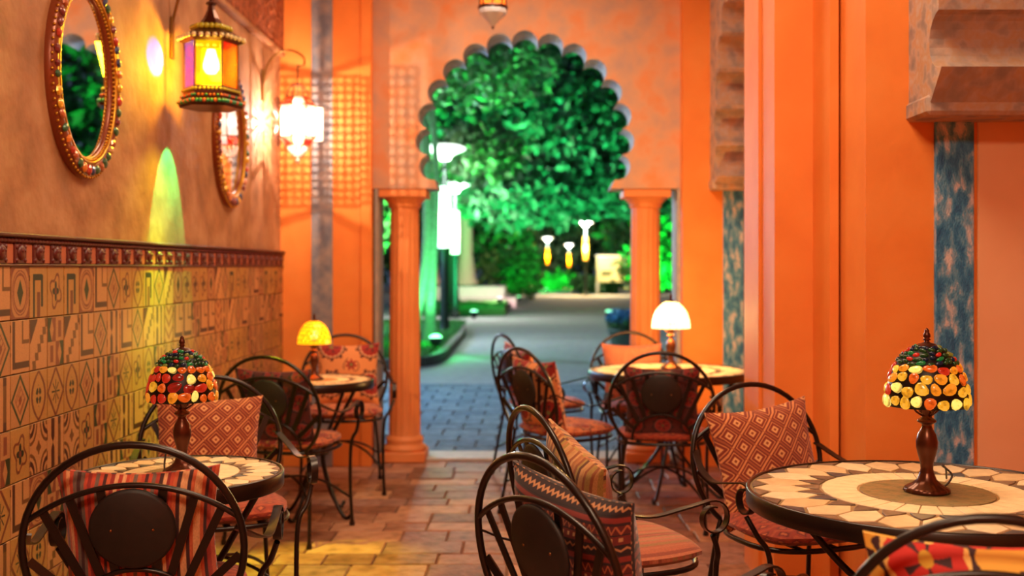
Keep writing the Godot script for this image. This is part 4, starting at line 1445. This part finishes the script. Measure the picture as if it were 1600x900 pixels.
# ------------------------------------------------------------------ mirrors, lanterns
func mirror(label: String, at: Vector3, sd: int) -> void:
	var t := thing("oval_mirror", label, "mirror", at, PI / 2)
	var A := 0.315
	var B := 0.385
	var prof := [Vector2(0, 0), Vector2(0, 0.026), Vector2(0.012, 0.042), Vector2(0.034, 0.05), Vector2(0.056, 0.046), Vector2(0.066, 0.034), Vector2(0.072, 0.032), Vector2(0.086, 0.03), Vector2(0.094, 0.02), Vector2(0.096, 0.0)]
	var on := func(a: float, inward: float, h: float) -> Vector3: return Vector3((A - inward * 0.78) * cos(a), (B - inward * 0.88) * sin(a), h * 0.75)
	var fr := S()
	surf(fr, func(u: float, v: float) -> Vector3:
		var a := u * TAU if u < 0.9999 else 0.0
		var p: Vector2 = prof[roundi(v * 9)]
		return on.call(a, p.x, p.y), 72, 9)
	var f := put("frame", fr, M.frame_wood, t)
	var glass := PackedVector2Array()
	for i in 64: glass.append(Vector2((A - 0.072) * cos(i * TAU / 64), (B - 0.082) * sin(i * TAU / 64)))
	var g := S()
	extrude(g, g, glass, 0.002, 0.012)
	put("glass", g, M.mirror, t)
	var beads := S()
	for i in 110:
		ball(beads, on.call(i * TAU / 110, 0.078, 0.034), Vector3.ONE * 0.007, 6, 4)
	for i in 90:
		ball(beads, on.call(i * TAU / 90, 0.004, 0.036), Vector3.ONE * 0.006, 6, 4)
	put("gold_beading", beads, M.gold, f).set_meta("kind", "stuff")
	var gold_band := S()
	var bp_ := []
	for i in 72: bp_.append(on.call(i * TAU / 72, 0.066, 0.04))
	tube(gold_band, bp_, 0.0075, 6, true)
	put("gold_band", gold_band, M.gold, f)
	var r := RandomNumberGenerator.new()
	r.seed = sd
	var gm := []
	for k in 3:
		var st := S()
		surf(st, func(u: float, v: float) -> Vector3:
			var a := u * TAU if u < 0.999 else 0.0
			var b := v * PI / 2
			return Vector3(cos(b) * cos(a), cos(b) * sin(a), sin(b)), [6, 8, 12][k], 3, 1, 1, k == 2)
		gm.append(done(st))
	var cols := [rgb(190, 50, 20), rgb(216, 120, 20), rgb(230, 170, 30), rgb(30, 90, 50), rgb(30, 60, 110), rgb(180, 90, 40), rgb(120, 30, 30), rgb(200, 150, 90)]
	var gms := []
	for c in cols:
		var m := mat(c, 0.12, 0.2)
		m.clearcoat_enabled = true
		gms.append(m)
	for i in 46:
		var a := (i + r.randf_range(-0.2, 0.2)) * TAU / 46
		var s := r.randf_range(0.014, 0.022)
		var bs := Basis(Vector3(0, 0, 1), a).scaled_local(Vector3(r.randf_range(0.016, 0.023), s, 0.012))
		put("gem", gm[r.randi() % 3], gms[r.randi() % 8], f, Transform3D(bs, on.call(a, 0.034, 0.047)))

func pane(alpha: float, c: Color, glow: Color, e: float) -> StandardMaterial3D:
	var m := glowing(Color(c.r, c.g, c.b, alpha), glow, e, 0.08)
	m.transparency = BaseMaterial3D.TRANSPARENCY_ALPHA
	return m

func bracket(called: String, label: String, from: Vector3, ctrl: Array) -> void:
	var t := thing(called, label, "bracket", from)
	var st := S()
	tube(st, smooth_path(ctrl, 7), 0.0065, 8)
	put("hook_arm", st, M.old_gold, t)
	put("wall_plate", boxed(Vector3(0.006, -0.02, 0), Vector3(0.012, 0.2, 0.045), 0.005), M.old_gold, t)

func build_wall_things() -> void:
	mirror("oval mirror in a jewelled frame, the larger and nearer one at the upper left", Vector3(-1.68, 2.07, -4.09), 3)
	mirror("oval jewelled mirror farther along the wall, half behind the hanging lanterns", Vector3(-1.68, 2.07, -6.09), 4)
	hex_lantern(Vector3(-1.476, 2.28, -5.07))
	globe_lantern(Vector3(-1.455, 2.27, -6.87))
	pendant(Vector3(-0.21, 2.78, -6.5))

func hex_lantern(c: Vector3) -> void:
	var t := thing("hexagonal_lantern", "hexagonal lantern with yellow, blue and red glass panes and beaded rims, hanging before the wall", "lantern", c, 0.17)
	var R := 0.12
	var cols := [rgb(236, 226, 8), rgb(224, 20, 8), rgb(30, 150, 60), rgb(230, 190, 20), rgb(220, 30, 16), rgb(40, 40, 190)]
	var glows := [0.8, 0.5, 0.35, 0.6, 0.45, 0.5]
	var corner := func(k: int, r: float, y: float) -> Vector3:
		var a := PI / 2 + PI / 6 - k * TAU / 6
		return Vector3(r * cos(a), y, r * sin(a))
	var iron := S()
	for k in 6:
		var a: Vector3 = corner.call(k, R, -0.096)
		var b: Vector3 = corner.call(k + 1, R, -0.096)
		var up := Vector3(0, 0.207, 0)
		var st := S()
		quad(st, b.lerp(a, 0.02), a.lerp(b, 0.02), a.lerp(b, 0.02) + up, b.lerp(a, 0.02) + up)
		put("glass_pane", st, pane(0.6 if k == 0 else 0.93, cols[k], cols[k], glows[k]), t)
		tube(iron, [a, a + up], 0.005, 6)
	put("corner_bars", iron, M.old_gold, t)
	var roof := S()
	var rp := [Vector2(0.124, 0.108), Vector2(0.15, 0.12), Vector2(0.152, 0.14), Vector2(0.132, 0.148), Vector2(0.1, 0.165), Vector2(0.066, 0.19), Vector2(0.036, 0.23), Vector2(0.018, 0.27), Vector2(0.015, 0.29), Vector2(0.024, 0.296), Vector2(0.024, 0.304), Vector2(0.01, 0.31), Vector2(0.008, 0.33), Vector2(0, 0.332)]
	surf(roof, func(u: float, v: float) -> Vector3:
		var p: Vector2 = rp[roundi(v * 13)]
		var a := -roundi(u * 6) * TAU / 6 - PI / 6 + PI / 2
		return Vector3(p.x * cos(-a), p.y, -p.x * sin(-a)) if false else Vector3(p.x * cos(a + PI / 3), p.y, p.x * sin(a + PI / 3)), 6, 13, 1, 1, false)
	var rm := put("roof", roof, M.bronze, t)
	var skirt := S()
	var sp := [Vector2(0.0, -0.185), Vector2(0.14, -0.19), Vector2(0.148, -0.18), Vector2(0.132, -0.15), Vector2(0.126, -0.13), Vector2(0.126, -0.1), Vector2(0.118, -0.094)]
	surf(skirt, func(u: float, v: float) -> Vector3:
		var p: Vector2 = sp[roundi(v * 6)]
		var a := -roundi(u * 6) * TAU / 6 + PI / 2 + PI / 6
		return Vector3(p.x * cos(a), p.y, p.x * sin(a)), 6, 6, 1, 1, false)
	var sk := put("base_tray", skirt, M.bronze, t)
	# bead rows
	var beads := {}
	var cb := [rgb(200, 190, 30), rgb(30, 150, 90), rgb(210, 90, 30), rgb(240, 226, 160)]
	for k in 4: beads[k] = S()
	for row in [[0.131, -0.112, 7, 0.0075, 0], [0.137, -0.142, 8, 0.007, 2], [0.15, -0.168, 9, 0.0095, 1], [0.154, 0.13, 5, 0.012, 3], [0.09, 0.182, 4, 0.014, 0]]:
		for k in 6:
			for i in row[2]:
				var f: float = (i + 0.5) / row[2]
				var at: Vector3 = corner.call(k, row[0], row[1]).lerp(corner.call(k + 1, row[0], row[1]), f)
				var w: int = row[4] if (i + k) % 3 != 0 else [0, 2, 1, 3, 0][row[4]]
				ball(beads[w], at, Vector3.ONE * row[3], 6, 4)
	for k in 4:
		var m := mat(cb[k], 0.1, 0.0)
		m.clearcoat_enabled = true
		put("beads", beads[k], m, sk if k < 3 else rm).set_meta("kind", "stuff")
	var bulb := S()
	lathe(bulb, [Vector2(0, -0.03), Vector2(0.022, -0.026), Vector2(0.036, -0.005), Vector2(0.036, 0.02), Vector2(0.026, 0.055), Vector2(0.018, 0.085), Vector2(0, 0.086)], 14)
	put("bulb", bulb, glowing(Color.WHITE, rgb(255, 244, 226), 6.0), t)
	var chain := S()
	tube(chain, [Vector3(0, 0.33, 0), Vector3(0, 0.46, 0)], 0.004, 6)
	put("hanger", chain, M.old_gold, t)
	bracket("lantern_bracket", "curved wall bracket holding the hexagonal lantern", Vector3(-1.68, 2.45, -5.12), [Vector3(0.006, 0.05, 0), Vector3(0.05, 0.2, 0.01), Vector3(0.11, 0.31, 0.03), Vector3(0.17, 0.33, 0.04), Vector3(0.204, 0.285, 0.05)])
	# light through the panes and the pierced foot
	omni("lantern_bulb_light", c + Vector3(0, 0.01, 0), rgb(255, 206, 50), 0.5, 0.03)
	area("yellow_pane_glow", c + Vector3(0.035, 0, 0.128), c + Vector3(0.1, -0.5, 1.0), rgb(240, 190, 20), 0.32, Vector2(0.1, 0.2))
	area("red_pane_glow", c + Vector3(0.14, 0, -0.02), c + Vector3(1.0, -0.1, -0.2), rgb(255, 40, 10), 0.15, Vector2(0.1, 0.2))
	spot("blue_pane_glow", c + Vector3(-0.10, 0.02, 0.07), Vector3(-1.68, c.y + 0.02, -4.94), rgb(10, 16, 255), 0.34, 34.0, 0.12)
	spot("red_back_pane_glow", c + Vector3(-0.10, -0.02, -0.05), Vector3(-1.68, c.y - 0.06, -5.13), rgb(255, 36, 10), 0.12, 36.0, 0.25)
	var foot := Vector3(-1.48, 2.20 - 0.125, -5.07)
	spot("green_foot_glow", foot, foot + Vector3(-sin(0.44), -cos(0.44), 0.0), rgb(30, 255, 150), 1.7, 24.0, 0.1, 0.01)
	spot("yellow_green_foot_glow", foot + Vector3(0.03, 0, 0.02), Vector3(-1.68, 0.95, -4.6), rgb(200, 200, 10), 1.3, 40.0, 1.0, 0.04)
	spot("dado_green_glow", foot + Vector3(0.06, 0, 0.03), Vector3(-1.6, 0.7, -4.75), rgb(160, 230, 20), 9.0, 21.0, 1.0, 0.05)
	spot("yellow_foot_glow", foot + Vector3(0.06, 0, 0.03), Vector3(-0.9, 0.0, -4.95), rgb(215, 225, 20), 8.0, 14.0, 0.7, 0.04)
	spot("crown_glow", Vector3(-1.5, 2.52, -5.07), Vector3(-1.68, 2.85, -5.07), rgb(255, 240, 200), 0.8, 26.0, 0.2)

func globe_lantern(c: Vector3) -> void:
	var t := thing("globe_lantern", "round white-glowing glass lantern with red panels on a wall hook by the corner", "lantern", c, 0.28)
	var R := 0.116
	var P := func(k: int, r: float, y: float) -> Vector3:
		var a := (k + 0.5) * TAU / 8
		return Vector3(r * cos(a), y, -r * sin(a))
	var white := pane(0.7, rgb(150, 142, 134), rgb(255, 244, 236), 1.0)
	var blush := pane(0.7, rgb(140, 124, 116), rgb(255, 214, 200), 0.8)
	var red := pane(0.9, rgb(220, 24, 12), rgb(224, 20, 10), 0.8)
	var bars := S()
	var levels := [[0.072, 0.152], [R, 0.1], [R, -0.1], [0.072, -0.152]]
	for k in 8:
		for l in 3:
			var lo = levels[l + 1]
			var hi = levels[l]
			var a: Vector3 = P.call(k, lo[0], lo[1])
			var b: Vector3 = P.call(k + 1, lo[0], lo[1])
			var d: Vector3 = P.call(k, hi[0], hi[1])
			var e: Vector3 = P.call(k + 1, hi[0], hi[1])
			var st := S()
			quad(st, a.lerp(b, 0.04), b.lerp(a, 0.04), e.lerp(d, 0.04), d.lerp(e, 0.04))
			put("glass_pane", st, (blush if k % 2 == 1 else white) if l == 1 else (red if k % 2 == 0 else white), t)
		var edge := []
		for l in levels: edge.append(P.call(k, l[0] + 0.001, l[1]))
		tube(bars, edge, 0.0048, 6)
		for l in levels: tube(bars, [P.call(k, l[0] + 0.001, l[1]), P.call(k + 1, l[0] + 0.001, l[1])], 0.0048, 6)
	put("frame_bars", bars, M.old_gold, t)
	var dm := S()
	for k in 12:
		var pts := []
		for i in 7:
			var a := i / 6.0 * 1.5
			pts.append(Vector3(0.072 * cos(a) * cos(k * TAU / 12), 0.152 + 0.09 * sin(a), 0.072 * cos(a) * sin(k * TAU / 12)))
		tube(dm, pts, 0.0022, 5)
	tube(dm, [Vector3(0, 0.235, 0), Vector3(0, 0.36, 0)], 0.004, 6)
	put("wire_dome", dm, M.bronze, t)
	var drop := S()
	for row in 6:
		var r := 0.066 * cos(row * 0.25) - 0.004 * row
		for k in 14 - row: ball(drop, Vector3(r * cos(k * TAU / (14 - row)), -0.16 - row * 0.014, r * sin(k * TAU / (14 - row))), Vector3.ONE * 0.0085, 6, 4)
	ball(drop, Vector3(0, -0.25, 0), Vector3(0.014, 0.018, 0.014), 8, 5)
	var crystal := mat(rgb(226, 206, 190), 0.08)
	crystal.clearcoat_enabled = true
	put("bead_drop", drop, crystal, t).set_meta("kind", "stuff")
	# net of bead strings on the side towards the corner pier
	var net := S()
	var along := Basis(Vector3.UP, -0.28)
	for i in 18:
		var x := -0.10 + i * 0.0137
		tube(net, [along * Vector3(x, -0.105, -0.125), along * Vector3(x, 0.105, -0.125)], 0.0026, 5)
	for i in 17:
		var y := -0.105 + i * 0.0131
		tube(net, [along * Vector3(-0.10, y, -0.125), along * Vector3(0.132, y, -0.125)], 0.0026, 5)
	put("bead_net", net, crystal, t)
	var fins := S()
	for i in 18:
		var a := i * TAU / 18
		tube(fins, [along * Vector3(-0.125, 0.03 * sin(a), 0.03 * cos(a)), along * Vector3(-0.125, 0.16 * sin(a), 0.16 * cos(a))], 0.004, 5)
	put("wire_star", fins, M.bronze, t)
	var bulb := S()
	ball(bulb, Vector3.ZERO, Vector3(0.03, 0.038, 0.03), 12, 8)
	put("bulb", bulb, glowing(Color.WHITE, rgb(255, 244, 236), 3.0), t)
	bracket("lantern_hook", "slender curled wall hook carrying the round white lantern", Vector3(-1.68, 2.52, -6.87), [Vector3(0.006, -0.02, 0), Vector3(0.03, 0.1, 0), Vector3(0.1, 0.185, 0), Vector3(0.19, 0.2, 0), Vector3(0.26, 0.16, 0), Vector3(0.265, 0.11, 0), Vector3(0.228, 0.10, 0)])
	omni("globe_bulb_light", c, rgb(255, 236, 222), 0.55, 0.02)
	area("globe_net_glow", c + Vector3(0.0, 0.02, -0.005), c + Vector3(0.0, 0.02, -1.0), rgb(255, 226, 190), 5.0, Vector2(0.008, 0.008))
	area("globe_star_glow", c + Vector3(-0.045, 0.0, 0.0), c + Vector3(-1.0, 0, 0.0), rgb(255, 236, 226), 4.0, Vector2(0.004, 0.004))

func pendant(at: Vector3) -> void:
	var t := thing("pendant_lantern", "small hanging lantern with a pointed faceted glass bottom before the arch", "pendant lamp", at)
	var cone := S()
	surf(cone, func(u: float, v: float) -> Vector3:
		var p: Vector2 = [Vector2(0.004, 0.01), Vector2(0.04, 0.045), Vector2(0.082, 0.085), Vector2(0.088, 0.105), Vector2(0.08, 0.118)][roundi(v * 4)]
		var a := u * TAU if u < 0.999 else 0.0
		return Vector3(p.x * cos(a), p.y, -p.x * sin(a)), 12, 4, 1, 1, false)
	var glass := mat(rgb(214, 220, 232), 0.1, 0.2)
	glass.clearcoat_enabled = true
	put("glass_point", cone, glass, t)
	var tip := S()
	ball(tip, Vector3(0, 0.004, 0), Vector3(0.008, 0.012, 0.008), 8, 5)
	put("tip", tip, M.bronze, t)
	var body := S()
	for k in 8:
		var a := k * TAU / 8
		var d := Vector3(cos(a), 0, sin(a)) * 0.078
		tube(body, [d + Vector3(0, 0.115, 0), d + Vector3(0, 0.33, 0)], 0.005, 6)
	lathe(body, [Vector2(0.078, 0.112), Vector2(0.09, 0.115), Vector2(0.09, 0.13), Vector2(0.078, 0.132)], 16)
	lathe(body, [Vector2(0.078, 0.325), Vector2(0.1, 0.33), Vector2(0.1, 0.345), Vector2(0.05, 0.4), Vector2(0.012, 0.43), Vector2(0.0, 0.43)], 16)
	put("cage", body, M.bronze, t)
	for k in 8:
		var a := k * TAU / 8
		var b := (k + 1) * TAU / 8
		var st := S()
		quad(st, Vector3(cos(b), 0, sin(b)) * 0.076 + Vector3(0, 0.125, 0), Vector3(cos(a), 0, sin(a)) * 0.076 + Vector3(0, 0.125, 0), Vector3(cos(a), 0, sin(a)) * 0.076 + Vector3(0, 0.33, 0), Vector3(cos(b), 0, sin(b)) * 0.076 + Vector3(0, 0.33, 0))
		put("amber_pane", st, pane(0.7, rgb(230, 120, 40), rgb(236, 110, 30), 0.7), t)
	var ch := S()
	tube(ch, [Vector3(0, 0.42, 0), Vector3(0, 0.83, 0)], 0.005, 6)
	put("chain", ch, M.bronze, t)
	var bulb := S()
	ball(bulb, Vector3(0, 0.22, 0), Vector3(0.02, 0.028, 0.02), 10, 6)
	put("bulb", bulb, glowing(Color.WHITE, rgb(255, 220, 170), 4.0), t)
	omni("pendant_bulb_light", at + Vector3(0, 0.22, 0), rgb(255, 200, 140), 0.12, 0.02)
